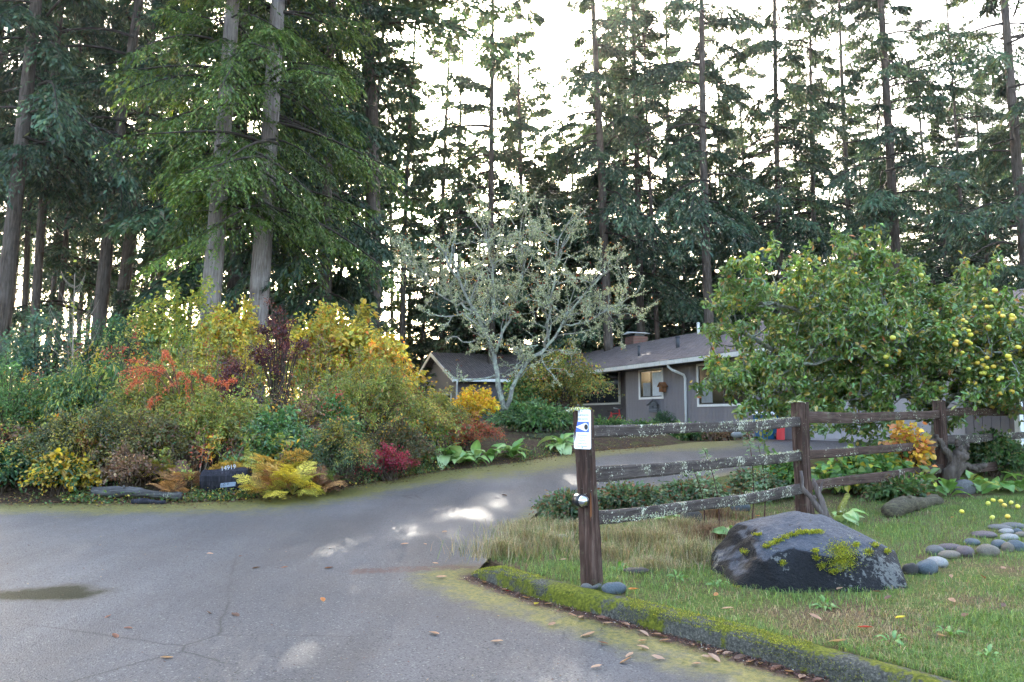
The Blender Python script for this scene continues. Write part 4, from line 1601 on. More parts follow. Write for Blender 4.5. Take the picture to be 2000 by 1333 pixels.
# ------------------------------------------------------------------ broadleaf tree skeletons
def skeleton(rng, start, dirs, L0, r0, levels, spread=.6, nchild=(2, 4), shrink=.72, up=.15, seg=6, wander=.18):
    """recursive limbs -> list of (points, radii, level)"""
    out = []

    def grow(p, d, L, r, lev):
        pts = [p]
        dd = unit(d)
        for k in range(seg):
            dd = unit(dd + rng.normal(0, wander, 3) + np.array([0, 0, up * .3]))
            pts.append(pts[-1] + dd * L / seg)
        pts = np.array(pts)
        re = r * .62 if lev < levels else r * .25
        out.append((pts, np.linspace(r, re, len(pts)), lev))
        if lev >= levels:
            return
        for c in range(rng.integers(nchild[0], nchild[1] + 1)):
            k = rng.integers(2, seg + 1) if c else seg
            nd = unit(dd + rng.normal(0, spread, 3) + np.array([0, 0, up]))
            grow(pts[k], nd, L * shrink * rng.uniform(.75, 1.15), r * .62 * (.85 if c else 1), lev + 1)

    for d, L, r in dirs:
        grow(np.array(start, float), np.array(d, float), L, r, 0)
    return out


# lichen covered tree in front of the low wing
rng = np.random.default_rng(31)
LY = 19.0
lb = at(985, 795, LY)
lz = float(bank_z(lb[0], LY)[0])
lich = thing('lichen_tree', 'bare forked tree furred with pale grey green lichen in front of the low wing', 'tree', (lb[0], LY, lz))
p0 = np.array([0, 0, -.1])


def L2(px, py, dy=0):
    q_ = at(px, py, LY + dy)
    return q_ - np.array([lb[0], LY, lz])


limbs = [([L2(985, 800), L2(972, 745), L2(966, 690), L2(950, 650), L2(930, 610, -.2), L2(900, 560, -.4), L2(870, 500, -.5)], .085),
         ([L2(987, 800), L2(1003, 750, .1), L2(1030, 705, .2), L2(1065, 680, .3), L2(1095, 640, .3), L2(1130, 590, .4), L2(1170, 545, .5)], .07),
         ([L2(968, 690), L2(985, 640, .2), L2(1005, 590, .3), L2(1020, 530, .3), L2(1015, 460, .2)], .055),
         ([L2(950, 650), L2(965, 590, -.3), L2(960, 520, -.5), L2(950, 450, -.6)], .05),
         ([L2(930, 610, -.2), L2(885, 590, .3), L2(850, 570, .6), L2(828, 545, .8)], .04),
         ([L2(1065, 680, .3), L2(1070, 620, 0), L2(1085, 540, -.2), L2(1090, 470, -.3)], .05),
         ([L2(1095, 640, .3), L2(1140, 630, .6), L2(1180, 610, .8), L2(1205, 600, .9)], .035)]
wood = MB()
li = MB()
tips = []
for pts, r in limbs:
    pts = np.array(pts)
    t_ = np.linspace(0, 1, len(pts))
    tt = np.linspace(0, 1, 16)
    P = np.stack([np.interp(tt, t_, pts[:, k]) for k in range(3)], 1)
    P[1:-1] += rng.normal(0, .025, (14, 3))
    tube(wood, P, np.linspace(r, r * .35, 16) * .8, 8, jitter=.06, rng=rng)
    for k in range(3, 16):
        for _ in range(2 if k % 2 else 1):
            d = unit(rng.normal(0, 1, 3) + np.array([0, -.1, .55]) + unit(P[min(k, 14) + 1] - P[min(k, 14)]) * .8)
            tips.append((P[k], d, r * .35))
for p, d, r in tips:
    for (pts, rr, lev) in skeleton(rng, p, [(d, rng.uniform(.45, .85), r * .8)], 0, 0, 2, .75, (2, 3), .68, .12, 4, .22):
        tube(wood, pts, rr + .003, 3, cap=False)
        n = int((16 + 13 * lev) * rng.uniform(.2, 1.2))
        k = rng.uniform(0, len(pts) - 1.001, n)
        i0 = k.astype(int)
        Q = pts[i0] + (pts[i0 + 1] - pts[i0]) * (k - i0)[:, None] + rng.normal(0, .017, (n, 3))
        leaves(li, Q, rnd_dirs(rng, n) + np.array([0, 0, -.25]), rnd_dirs(rng, n), rng.uniform(.025, .06, n), rng.uniform(.016, .032, n),
               pick(rng, [(3, (.44, .45, .27)), (2, (.34, .36, .19)), (1, (.54, .54, .35)), (.6, (.21, .22, .10))], n, .14))
        if lev == 2 and rng.random() < .22:
            n = 5
            leaves(li, pts[-1] + rng.normal(0, .07, (n, 3)), rnd_dirs(rng, n), rnd_dirs(rng, n), rng.uniform(.05, .08, n), .03,
                   pick(rng, [(2, (.20, .05, .035)), (1, (.35, .14, .04)), (.4, (.5, .28, .04))], n))
wood.build('trunk', M_LBARK, lich)
li.build('crown', M_LICHEN, lich)

# apple tree behind the fence
rng = np.random.default_rng(52)
AY = 14.3
ab = at(1835, 880, AY)
az_ = float(lawn_z(ab[0], AY)[0])
apple = thing('apple_tree', 'broad apple tree with yellow apples spreading behind the rail fence', 'tree', (ab[0], AY, az_))


def L3(px, py, dy=0):
    return at(px, py, AY + dy) - np.array([ab[0], AY, az_])


wood = MB()
lv = MB()
limbs = [([(0, 0, -.15), L3(1832, 800, .1), L3(1815, 740, .2), L3(1760, 680, .3), L3(1690, 640, .2), L3(1640, 590, 0)], .13),
         ([L3(1815, 740, .2), L3(1850, 690, 0), L3(1880, 640, -.3), L3(1920, 610, -.5), L3(1970, 630, -.8)], .08),
         ([L3(1832, 800, .1), L3(1750, 760, .6), L3(1650, 720, .9), L3(1560, 690, 1.0), L3(1480, 670, .8), L3(1430, 640, .6)], .09),
         ([L3(1750, 760, .6), L3(1650, 780, -.2), L3(1560, 775, -.5), L3(1490, 762, -.6), L3(1430, 765, -.6)], .05),
         ([L3(1760, 680, .3), L3(1740, 620, -.3), L3(1720, 570, -.4), L3(1705, 530, -.4)], .06),
         ([L3(1690, 620, .2), L3(1610, 620, -.6), L3(1540, 600, -.8), L3(1480, 590, -.8)], .05),
         ([L3(1850, 690, 0), L3(1860, 640, .8), L3(1830, 600, 1.0)], .05),
         ([L3(1650, 720, .9), L3(1620, 670, 1.2), L3(1570, 615, 1.2)], .05),
         ([L3(1880, 640, -.3), L3(1950, 690, -.6), L3(1990, 740, -.8)], .045),
         ([L3(1760, 680, .3), L3(1700, 700, -.7), L3(1620, 700, -1.1), L3(1550, 720, -1.2)], .05),
         ([L3(1815, 740, .2), L3(1790, 700, -.8), L3(1760, 670, -1.2), L3(1700, 640, -1.4)], .05),
         ([L3(1690, 620, .2), L3(1660, 610, .9), L3(1600, 580, 1.0)], .04),
         ([L3(1832, 800, .1), L3(1880, 760, -.3), L3(1930, 745, -.6), L3(1985, 770, -.8)], .05),
         ([L3(1815, 740, .2), L3(1870, 720, -.9), L3(1920, 700, -1.2), L3(1960, 690, -1.4)], .045),
         ([L3(1832, 800, .1), L3(1790, 770, -.6), L3(1730, 770, -.9), L3(1670, 780, -1.0)], .045)]
tips = []
for pts, r in limbs:
    pts = np.array(pts, float)
    t_ = np.linspace(0, 1, len(pts))
    tt = np.linspace(0, 1, 16)
    P = np.stack([np.interp(tt, t_, pts[:, k]) for k in range(3)], 1)
    P[1:-1] += rng.normal(0, .03, (14, 3))
    tube(wood, P, np.linspace(r, r * .3, 16), 8, jitter=.08, rng=rng)
    for k in range(4, 16):
        for _ in range(2):
            d = unit(rng.normal(0, 1, 3) + np.array([0, 0, .25]) + unit(P[min(k, 14) + 1] - P[min(k, 14)]) * .7)
            tips.append((P[k], d, r * .3))
APAL = [(5, (.10, .18, .03)), (3, (.15, .24, .045)), (2, (.18, .21, .05)), (1.2, (.30, .28, .05)), (.35, (.42, .30, .05)), (.18, (.32, .13, .04))]
apple_spots = []
for p, d, r in tips:
    for (pts, rr, lev) in skeleton(rng, p, [(d, rng.uniform(.4, .75), r * .7)], 0, 0, 2, .8, (2, 3), .66, .02, 4, .25):
        tube(wood, pts, rr + .003, 3, cap=False)
        if lev == 0:
            continue
        n = int(6 + 7 * lev)
        k = rng.uniform(0, len(pts) - 1.001, n)
        i0 = k.astype(int)
        Q = pts[i0] + (pts[i0 + 1] - pts[i0]) * (k - i0)[:, None] + rng.normal(0, .035, (n, 3))
        leaves(lv, Q, rnd_dirs(rng, n) + np.array([0, 0, -.35]), rnd_dirs(rng, n) + np.array([0, -.3, .9]), rng.uniform(.07, .12, n), rng.uniform(.042, .068, n),
               pick(rng, APAL, n, .2), 0, True, .1)
        if lev == 2:
            apple_spots.append(pts[-1])
wood.build('trunk', M_LBARK, apple)
lv.build('crown', M_GLOSSLEAF, apple)


def apple_mesh(col):
    t = NT('apple_skin')
    n_ = t.noise(t.coord(), 18, 5)
    c = t.ramp(n_, [(.35, col), (.6, (col[0] * 1.1, col[1] * .95, col[2] * 1.3)), (.8, (col[0] * .8, col[1] * .5, col[2]))])
    m = t.done(t.bsdf(c, .38, None, .4))
    a = MB()
    V = SPH_V.copy()
    rr = np.sqrt(V[:, 0] ** 2 + V[:, 1] ** 2)
    V[:, 2] = V[:, 2] * .88 - .22 * np.exp(-(rr / .3) ** 2) * np.sign(V[:, 2])
    a.add(V * .036, SPH_F)
    me = a.mesh('apple')
    me.materials.append(m)
    return me


AM = [apple_mesh((.60, .55, .05)), apple_mesh((.50, .50, .06)), apple_mesh((.62, .46, .05))]
spots = np.array(apple_spots)
wpos = spots + np.array([ab[0], AY, az_])
ppx = 1000 + F * wpos[:, 0] / wpos[:, 1]
ppy = 815 - (wpos[:, 2] - CAM[2]) * F / wpos[:, 1]
wgt = np.exp(-((ppx - 1930) / 70) ** 2) * np.exp(-((ppy - 655) / 80) ** 2) + .03 * np.exp(-((ppx - 1790) / 90) ** 2)
wgt[(ppx > 2060)] *= .1
wgt *= np.clip((AY + .2 - wpos[:, 1]) / 1.2, .03, 1.2)
kk = rng.choice(len(spots), min(165, len(spots)), replace=False, p=wgt / wgt.sum())
for q_ in kk:
    for _ in range(rng.integers(1, 3)):
        s = rng.uniform(.85, 1.3)
        link('apple', AM[rng.integers(0, 3)], apple, spots[q_] + rng.normal(0, .03, 3) + np.array([0, -.07, -.06]), tuple(rng.uniform(-.5, .5, 3)), (s, s, s))

# old gnarled trunk in front of the third post
rng = np.random.default_rng(5)
gp = at(1868, 965, 12.15)
gz_ = float(lawn_z(gp[0], 12.15)[0])
gt = thing('gnarled_trunk', 'short gnarled black apple trunk in front of the third fence post', 'tree', (gp[0], 12.15, gz_))
b = MB()


def L4(px, py):
    return at(px, py, 12.15) - np.array([gp[0], 12.15, gz_])


for pts, r0_, r1_ in [([L4(1868, 985), L4(1866, 955), L4(1858, 930), L4(1868, 905), L4(1876, 888)], .14, .11), ([L4(1874, 900), L4(1882, 880), L4(1892, 868)], .075, .03), ([L4(1868, 905), L4(1850, 885), L4(1838, 868), L4(1830, 850)], .07, .025), ([L4(1880, 910), L4(1905, 915), L4(1925, 908)], .06, .03), ([L4(1876, 890), L4(1873, 872), L4(1871, 862)], .06, .035)]:
    pts = np.array(pts)
    tt = np.linspace(0, 1, 14)
    P = np.stack([np.interp(tt, np.linspace(0, 1, len(pts)), pts[:, k]) for k in range(3)], 1)
    P[1:-1] += rng.normal(0, .012, (12, 3))
    tube(b, P, np.linspace(r0_, r1_, 14), 10, jitter=.14, rng=rng)
b.build('trunk', M_BARKD, gt)

# ------------------------------------------------------------------ shrubs
G_OLIVE = [(4, (.19, .21, .035)), (3, (.25, .25, .045)), (2, (.12, .165, .034)), (1.3, (.34, .29, .05)), (.6, (.30, .14, .04))]
G_GREEN = [(4, (0.065, 0.145, 0.036)), (3, (0.102, 0.203, 0.051)), (2, (0.145, 0.246, 0.065)), (.6, (0.246, 0.261, 0.072))]
G_DARK = [(4, (0.032, 0.080, 0.029)), (3, (0.051, 0.116, 0.041)), (1, (0.087, 0.160, 0.051))]
G_BLUE = [(1, (.10, .13, .05)), (4, (0.051, 0.109, 0.065)), (3, (0.080, 0.145, 0.087)), (1, (0.131, 0.203, 0.116))]
Y_LEAF = [(4, (0.528, 0.396, 0.039)), (3, (0.396, 0.352, 0.050)), (2, (0.319, 0.348, 0.065)), (1.5, (0.638, 0.440, 0.055)), (.6, (0.550, 0.220, 0.033))]
Y_GREEN = [(3, (0.374, 0.352, 0.050)), (3, (0.290, 0.334, 0.065)), (2, (0.160, 0.232, 0.051)), (1, (0.550, 0.462, 0.066))]
Y_ORANGE = [(3, (0.605, 0.363, 0.033)), (2, (0.605, 0.242, 0.033)), (2, (0.462, 0.396, 0.055)), (1, (0.319, 0.348, 0.072))]
Y_BRIGHT = [(4, (0.726, 0.506, 0.033)), (3, (0.750, 0.418, 0.033)), (1, (0.495, 0.418, 0.055))]
BURG = [(4, (0.080, 0.023, 0.029)), (2, (0.145, 0.038, 0.032)), (1, (0.246, 0.087, 0.043))]
RUST = [(4, (0.377, 0.080, 0.032)), (2, (0.396, 0.099, 0.028)), (1.5, (0.232, 0.072, 0.036)), (1.5, (0.145, 0.160, 0.043))]
CRIM = [(4, (0.352, 0.024, 0.050)), (2, (0.290, 0.029, 0.043)), (1, (0.145, 0.087, 0.043))]
BROWN = [(3, (0.232, 0.123, 0.065)), (2, (0.145, 0.087, 0.051)), (1, (0.348, 0.217, 0.116)), (.6, (0.131, 0.145, 0.043))]


def shrub(name, label, cat, base, w, d, h, pal, canes=70, per=120, L=.045, W=.028, arch=.35, spread=.10, seed=1, mat=None, six=False, low=.22, group=None, extra=None, tubes=34, hang=.2, up=.0, accent=None):
    """arching canes from one base, leaves set along them on short side twigs"""
    rng = np.random.default_rng(seed)
    mat = mat or M_LEAF
    o = thing(name, label, cat, tuple(base), (0, 0, 0), group)
    a = rng.uniform(0, 6.28, canes)
    u = np.sqrt(rng.uniform(.02, 1, canes))
    ex, ey = np.cos(a) * u * w / 2, np.sin(a) * u * d / 2
    hh = h * np.sqrt(np.clip(1.02 - u ** 2 * (.9 - low), .05, 1)) * rng.uniform(.72, 1.08, canes)
    B = np.column_stack([rng.normal(0, w * .05, canes), rng.normal(0, d * .05, canes), np.full(canes, -.05)])
    hh = hh * np.where(rng.random(canes) < .12, rng.uniform(1.05, 1.22, canes), 1)
    Cc = np.column_stack([ex * .45, ey * .45, hh * (1.0 + arch * .5)])
    E = np.column_stack([ex, ey, hh * (1 - arch * u * .8)])
    f = lambda t: (B[:, None] * ((1 - t) ** 2)[..., None] + Cc[:, None] * (2 * t * (1 - t))[..., None] + E[:, None] * (t ** 2)[..., None])
    st = MB()
    tt = np.broadcast_to(np.linspace(0, 1, 7), (canes, 7))
    PT = f(tt)
    for k in range(min(canes, tubes)):
        tube(st, PT[k], np.linspace(.014, .003, 7) * (.6 + .3 * h), 4, (.07, .05, .035), 0, cap=False)
    st.build('stem', M_TWIG, o)
    t = rng.uniform(low, 1.02, (canes, per)) ** .8
    P = f(t)
    tg = unit(f(t + .02) - P)
    off = rnd_dirs(rng, canes * per).reshape(canes, per, 3)
    P = P + off * np.abs(rng.normal(0, spread, (canes, per)))[..., None] * (1.15 - .4 * t)[..., None]
    P[..., 2] = np.maximum(P[..., 2], .02)
    D = tg * .6 + off * .9 + np.array([0, 0, -hang]) + rng.normal(0, .3, P.shape)
    N = np.array([0, -.25, .8 + up]) + rng.normal(0, .55, P.shape)
    n = canes * per
    csz = np.exp(rng.normal(0, .22, (canes, 1)))
    cane_c = np.exp(rng.normal(0, .16, (canes, 1, 1)))
    C = pick(rng, pal, n, .2).reshape(canes, per, 3) * cane_c
    Wp = P + np.array(base)
    if accent:
        na = fbm(Wp[..., 0] * 3.2 + Wp[..., 2] * 2, Wp[..., 2] * 3.2 - Wp[..., 1] * 2, seed) + rng.normal(0, .3, (canes, per))
        for th, ac in accent:
            C = np.where((na > th)[..., None], np.array(ac) * np.exp(rng.normal(0, .2, (canes, per, 1))), C)
    if extra is not None:
        C = extra(rng, P + np.array(base), C)
    m = MB()
    leaves(m, P.reshape(-1, 3), D.reshape(-1, 3), N.reshape(-1, 3), L * (rng.uniform(.55, 1.35, (canes, per)) * csz).ravel(), W * (rng.uniform(.7, 1.25, (canes, per)) * csz).ravel(), C.reshape(-1, 3), 0, six, .08)
    m.build('foliage', mat, o)
    return o


def bed(px, Y, dz=0.0):
    X = at(px, 815, Y)[0]
    return np.array([X, Y, float(bank_z(X, Y)[0]) + dz])


def size(Y, wpx, ytop, px):
    """(width in metres, height above the bed) for a plant that spans wpx pixels and tops out at photo row ytop"""
    b = bed(px, Y)
    return wpx * Y / F, at(px, ytop, Y)[2] - b[2]


SH = 'autumn shrubs in the planting bed'
ACC = [(.75, (.34, .29, .05)), (1.15, (.30, .13, .04))]
LIST = [
    # name, label, px, Y, width px, ytop, depth m, palette, kw
    ('vine_maple', 'yellow leaved shrub spreading behind the two big firs', 345, 21.5, 360, 562, 3.0, Y_GREEN, dict(canes=130, per=105, L=.085, W=.07, six=True, spread=.16)),
    ('vine_maple', 'tall yellow and orange shrub beside the thick pale fir', 660, 18.6, 320, 590, 2.8, Y_LEAF, dict(canes=150, per=110, L=.08, W=.065, six=True, spread=.15)),
    ('vine_maple', 'yellow leaved shrub between the two big firs', 455, 20.5, 190, 572, 2.0, Y_LEAF, dict(canes=90, per=100, L=.08, W=.065, six=True, spread=.15)),
    ('orange_shrub', 'orange and yellow shrub against the gable of the low wing', 735, 17.8, 150, 660, 1.6, Y_ORANGE, dict(canes=60, per=90, L=.075, W=.06, six=True, spread=.13)),
    ('burgundy_maple', 'slender burgundy leaved maple in front of the thick pale fir', 545, 16.0, 130, 590, 1.0, BURG, dict(canes=26, per=120, L=.055, W=.03, spread=.09, arch=.15, low=.5)),
    ('burgundy_shrub', 'low burgundy shrub at the foot of the brown barked fir', 465, 15.8, 110, 690, 1.2, BURG, dict(canes=36, per=90, L=.055, W=.032, spread=.11)),
    ('cotoneaster', 'large olive arching shrub covering the slope before the gable', 720, 15.4, 330, 695, 2.6, G_OLIVE, dict(canes=150, per=130, arch=.55, spread=.08)),
    ('cotoneaster', 'olive green shrub reaching towards the house corner', 850, 16.6, 150, 758, 1.6, G_OLIVE, dict(canes=80, per=110, arch=.5, spread=.08)),
    ('barberry', 'green shrub tipped with strings of coral orange berries', 330, 14.6, 260, 690, 2.2, G_OLIVE, dict(canes=110, per=120, arch=.4, spread=.09)),
    ('cotoneaster', 'broad olive shrub below the coral berries', 420, 13.6, 310, 758, 1.8, G_OLIVE, dict(canes=120, per=120, arch=.5, spread=.08)),
    ('loosestrife', 'green shrub with long drooping yellow leaves beside the bare sapling', 165, 15.0, 240, 690, 2.0, [(4, (.06, .13, .035)), (3, (.10, .17, .045)), (2, (.36, .36, .06))], dict(canes=80, per=90, L=.11, W=.028, spread=.13, hang=.9)),
    ('yew_shrub', 'feathery green shrub at the open edge of the bed', 15, 14.2, 140, 700, 1.8, G_GREEN, dict(canes=70, per=110, L=.06, W=.02, arch=.2, spread=.10)),
    ('dark_shrub', 'blue green dark shrub below the leftmost fir trunks', 60, 18.0, 210, 600, 2.2, G_BLUE, dict(canes=90, per=90, L=.08, W=.04, arch=.25, spread=.16)),
    ('dark_shrub', 'dark green shrub behind the bare sapling', 200, 19.5, 230, 615, 2.2, G_DARK, dict(canes=90, per=90, L=.08, W=.045, arch=.25, spread=.16)),
    ('cotoneaster', 'dark olive arching shrub at the open front of the bed', 165, 12.7, 250, 790, 1.5, [(4, (.06, .08, .025)), (3, (.09, .10, .03)), (1, (.18, .14, .035))], dict(canes=110, per=120, arch=.5, spread=.08, L=.04)),
    ('cotoneaster', 'olive and tan shrub between the front ferns and the coral berries', 290, 12.9, 190, 800, 1.3, [(4, (.10, .10, .03)), (2, (.18, .15, .04)), (1, (.15, .07, .03))], dict(canes=80, per=110, arch=.5, spread=.08, L=.04)),
    ('yellow_shrub', 'small yellow leaved shrub low at the road edge', 125, 12.15, 130, 885, .9, [(3, (.55, .36, .03)), (2, (.40, .30, .05)), (3, (.06, .12, .03))], dict(canes=50, per=60, L=.06, W=.05, six=True, spread=.08)),
    ('green_shrub', 'leafy bright green shrub low in the middle of the bed', 535, 13.5, 170, 800, 1.2, G_GREEN, dict(canes=60, per=90, L=.07, W=.045, six=True, spread=.10, mat=M_GLOSSLEAF)),
    ('green_shrub', 'fine leaved grey green shrub right of the yellow ferns', 665, 13.1, 140, 815, 1.3, [(3, (.06, .10, .035)), (2, (.09, .13, .05)), (1, (.14, .14, .04))], dict(canes=80, per=120, L=.045, W=.02, arch=.45, spread=.08)),
    ('cotoneaster', 'rusty olive shrub above the crimson one', 770, 14.5, 170, 820, 1.2, [(3, (.11, .10, .03)), (2, (.17, .09, .03)), (2, (.07, .09, .03))], dict(canes=80, per=110, arch=.5, spread=.08, L=.04)),
    ('barberry', 'small crimson shrub at the driveway edge', 757, 13.9, 120, 868, .9, CRIM, dict(canes=50, per=90, L=.032, W=.02, arch=.35, spread=.06)),
    ('cotoneaster', 'rust red shrub behind the broad leaved plants', 905, 16.6, 150, 808, 1.2, RUST, dict(canes=90, per=110, L=.035, W=.022, arch=.45, spread=.07)),
    ('azalea', 'bright yellow shrub beside the downspout of the low wing', 925, 20.5, 95, 742, 1.2, Y_BRIGHT, dict(canes=45, per=70, L=.075, W=.06, six=True, spread=.11)),
    ('rhododendron', 'dark glossy green shrub at the foot of the lichen tree', 1045, 20.0, 200, 790, 1.7, G_GREEN, dict(canes=90, per=80, L=.10, W=.045, six=True, spread=.12, mat=M_GLOSSLEAF)),
    ('witch_hazel', 'olive yellow shrub hiding the porch', 1098, 22.0, 215, 672, 2.1, [(3, (.19, .20, .04)), (2, (.10, .15, .035)), (2, (.34, .28, .045)), (.6, (.40, .18, .04))], dict(canes=100, per=90, L=.06, W=.045, six=True, spread=.13, arch=.3)),
    ('dark_shrub', 'dark green shrub between the lichen tree and the porch shrub', 1025, 22.5, 130, 735, 1.4, G_GREEN, dict(canes=60, per=80, L=.07, W=.05, six=True, spread=.14)),
    ('green_shrub', 'low grey shrub under the watch sign by the driveway', 1075, 18.8, 130, 852, .9, [(3, (.06, .075, .035)), (2, (.10, .11, .05))], dict(canes=60, per=70, L=.03, W=.018, spread=.07)),
    ('burgundy_shrub', 'brown leaved low shrub in the middle of the bed', 600, 14.2, 120, 770, 1.0, BROWN, dict(canes=50, per=80, L=.045, W=.025, spread=.09)),
    ('green_shrub', 'dark little shrub low at the open front corner', 15, 12.3, 110, 880, .9, G_DARK, dict(canes=50, per=80, L=.06, W=.04, six=True, spread=.08)),
    ('green_shrub', 'green shrub behind the yellow ferns', 640, 14.6, 150, 760, 1.4, G_GREEN, dict(canes=70, per=90, L=.05, W=.03, spread=.09)),
    ('azalea', 'small bronze shrub left of the number stump', 255, 12.3, 110, 872, .8, BROWN, dict(canes=45, per=70, L=.05, W=.03, spread=.08)),
]
for k, (nm, lab, px, Y, wpx, ytop, dep, pal, kw) in enumerate(LIST):
    w, h = size(Y, wpx, ytop, px)
    shrub(nm, lab, 'shrub', bed(px, Y), w * 1.12, dep, h / 1.06, pal, seed=100 + k, group=SH, accent=ACC if nm in ('cotoneaster', 'barberry', 'green_shrub') and pal not in (CRIM, RUST) else None, **kw)

# coral berry strings on the barberry
rng = np.random.default_rng(9)
bY = 13.75
o = thing('berry_branch', 'arching twigs strung with coral orange berries above the olive shrub', 'branch', tuple(bed(330, bY)))
ob = bed(330, bY)
bm_ = MB()
tw = MB()
for (x0, y0, x1, y1, x2, y2) in [(330, 770, 300, 690, 240, 745), (330, 770, 290, 690, 232, 735), (340, 770, 320, 670, 270, 760), (345, 760, 310, 700, 250, 705), (345, 760, 300, 680, 310, 780), (350, 770, 335, 690, 325, 695), (350, 770, 360, 720, 300, 790), (380, 770, 355, 700, 372, 810), (375, 770, 370, 690, 395, 760), (380, 770, 350, 710, 345, 740), (330, 740, 275, 700, 255, 760), (300, 740, 330, 680, 320, 690), (390, 770, 440, 730, 445, 760), (400, 760, 405, 730, 415, 745), (285, 770, 275, 720, 245, 770), (420, 770, 445, 740, 460, 745), (310, 770, 290, 780, 290, 800)]:
    A, B_, C_ = [at(x, y, bY - rng.uniform(0, .5)) - ob for x, y in ((x0, y0), (x1, y1), (x2, y2))]
    t = np.linspace(0, 1, 14)[:, None]
    P = A * (1 - t) ** 2 + B_ * 2 * t * (1 - t) + C_ * t ** 2
    tube(tw, P, np.linspace(.008, .003, 14), 4, (.12, .05, .03), cap=False)
    n = 150
    k = rng.uniform(.35, 1, n) * 13
    i0 = np.minimum(k.astype(int), 12)
    Q = P[i0] + (P[i0 + 1] - P[i0]) * (k - i0)[:, None] + rng.normal(0, .022, (n, 3))
    leaves(bm_, Q, rnd_dirs(rng, n), rnd_dirs(rng, n), rng.uniform(.02, .034, n), rng.uniform(.018, .028, n), pick(rng, [(3, (.62, .13, .05)), (2, (.55, .18, .07)), (1, (.45, .07, .04))], n, .12))
tw.build('stem', M_TWIG, o)
bm_.build('foliage', M_LEAF, o)


# shrubs out of the bed: along the house and the fence
def shrub_at(name, label, px, Y, wpx, ytop, zb, dep, pal, seed, **kw):
    X = at(px, 815, Y)[0]
    b = np.array([X, Y, zb if zb is not None else float(lawn_z(X, Y)[0])])
    w = wpx * Y / F
    h = at(px, ytop, Y)[2] - b[2]
    return shrub(name, label, 'shrub', b, w * 1.1, dep, max(h, .12), pal, seed=seed, **kw)


shrub_at('fern_shrub', 'dark feathery plant under the grey birdhouse', 1298, 25.5, 70, 806, FLOOR - .02, .7, G_DARK, 201, canes=40, per=60, L=.09, W=.02, arch=.6, spread=.05)
shrub_at('groundcover_shrub', 'low green shrub along the foot of the porch wall', 1190, 24.3, 110, 818, .92, .9, G_GREEN, 202, canes=60, per=60, L=.06, W=.045, six=True)
shrub_at('groundcover_shrub', 'low green planting between the small window and the driveway', 1262, 23.6, 110, 824, .92, .8, G_GREEN, 203, canes=60, per=60, L=.06, W=.045, six=True)
shrub_at('groundcover_shrub', 'low brownish planting near the garage corner', 1415, 21.3, 90, 836, .92, .6, BROWN, 204, canes=40, per=60, L=.06, W=.04)
shrub_at('groundcover_shrub', 'low green plant at the foot of the downspout', 1350, 22.3, 90, 832, .92, .6, G_GREEN, 205, canes=40, per=60, L=.08, W=.05, six=True)
shrub_at('groundcover_shrub', 'low rusty green planting beside the corner post, far side of the driveway', 1175, 21.0, 90, 850, .90, .7, [(2, (.10, .12, .04)), (2, (.20, .09, .04)), (2, (.06, .12, .03))], 206, canes=40, per=60, L=.05, W=.035, six=True)
IVY = [(3, (.06, .11, .04)), (2, (.10, .15, .07)), (1.5, (.16, .15, .06)), (1, (.17, .08, .035))]
for k, (px, Y, wpx, yt, lab) in enumerate([(1105, 9.6, 120, 968, 'ivy like ground cover just left of the corner post'), (1225, 10.2, 150, 950, 'ivy like ground cover behind the fence nearest the corner post'),
                                           (1345, 10.6, 150, 940, 'ground cover with one orange leaf behind the lowest rail'), (1470, 11.2, 120, 925, 'ground cover behind the tall leafy shoots')]):
    shrub_at('ground_cover', lab, px, Y, wpx, yt, None, .8, IVY, 210 + k, canes=70, per=70, L=.045, W=.032, six=True, arch=.3, spread=.07, low=.1)
shrub_at('thimbleberry', 'large leaved green and yellow shrub behind the second post', 1690, 11.9, 220, 893, None, 1.0, [(4, (.09, .19, .045)), (3, (.14, .25, .06)), (1.2, (.45, .40, .05)), (1, (.25, .30, .06))], 220, canes=60, per=34, L=.12, W=.10, six=True, spread=.12, arch=.3, hang=.4)
shrub_at('thimbleberry', 'green leafy shrub left of the second post', 1520, 11.6, 110, 905, None, .8, [(4, (.09, .19, .045)), (2, (.13, .22, .05)), (.7, (.45, .40, .05))], 221, canes=34, per=34, L=.11, W=.085, six=True, spread=.11, hang=.4)
shrub_at('small_maple', 'little orange and yellow maple tangled in the rails', 1775, 11.9, 85, 830, None, .6, [(3, (.58, .34, .04)), (2, (.52, .20, .06)), (1, (.40, .36, .05))], 222, canes=26, per=24, L=.085, W=.075, six=True, spread=.12, arch=.1)
shrub_at('leafy_undergrowth', 'green undergrowth beneath the apple tree past the third post', 1935, 13.6, 170, 855, None, 1.2, [(4, (.05, .10, .03)), (2, (.09, .16, .04)), (1, (.16, .15, .05))], 223, canes=80, per=70, L=.06, W=.04, six=True)
shrub_at('leafy_undergrowth', 'low green undergrowth between boulder and third post', 1745, 11.2, 130, 945, None, .8, [(4, (.07, .13, .035)), (2, (.12, .17, .05)), (1, (.2, .12, .05))], 224, canes=50, per=50, L=.06, W=.045, six=True)
shrub_at('leafy_undergrowth', 'dark undergrowth under the apple tree boughs', 1790, 14.6, 260, 860, None, 1.2, G_DARK, 225, canes=80, per=60, L=.06, W=.04, six=True)

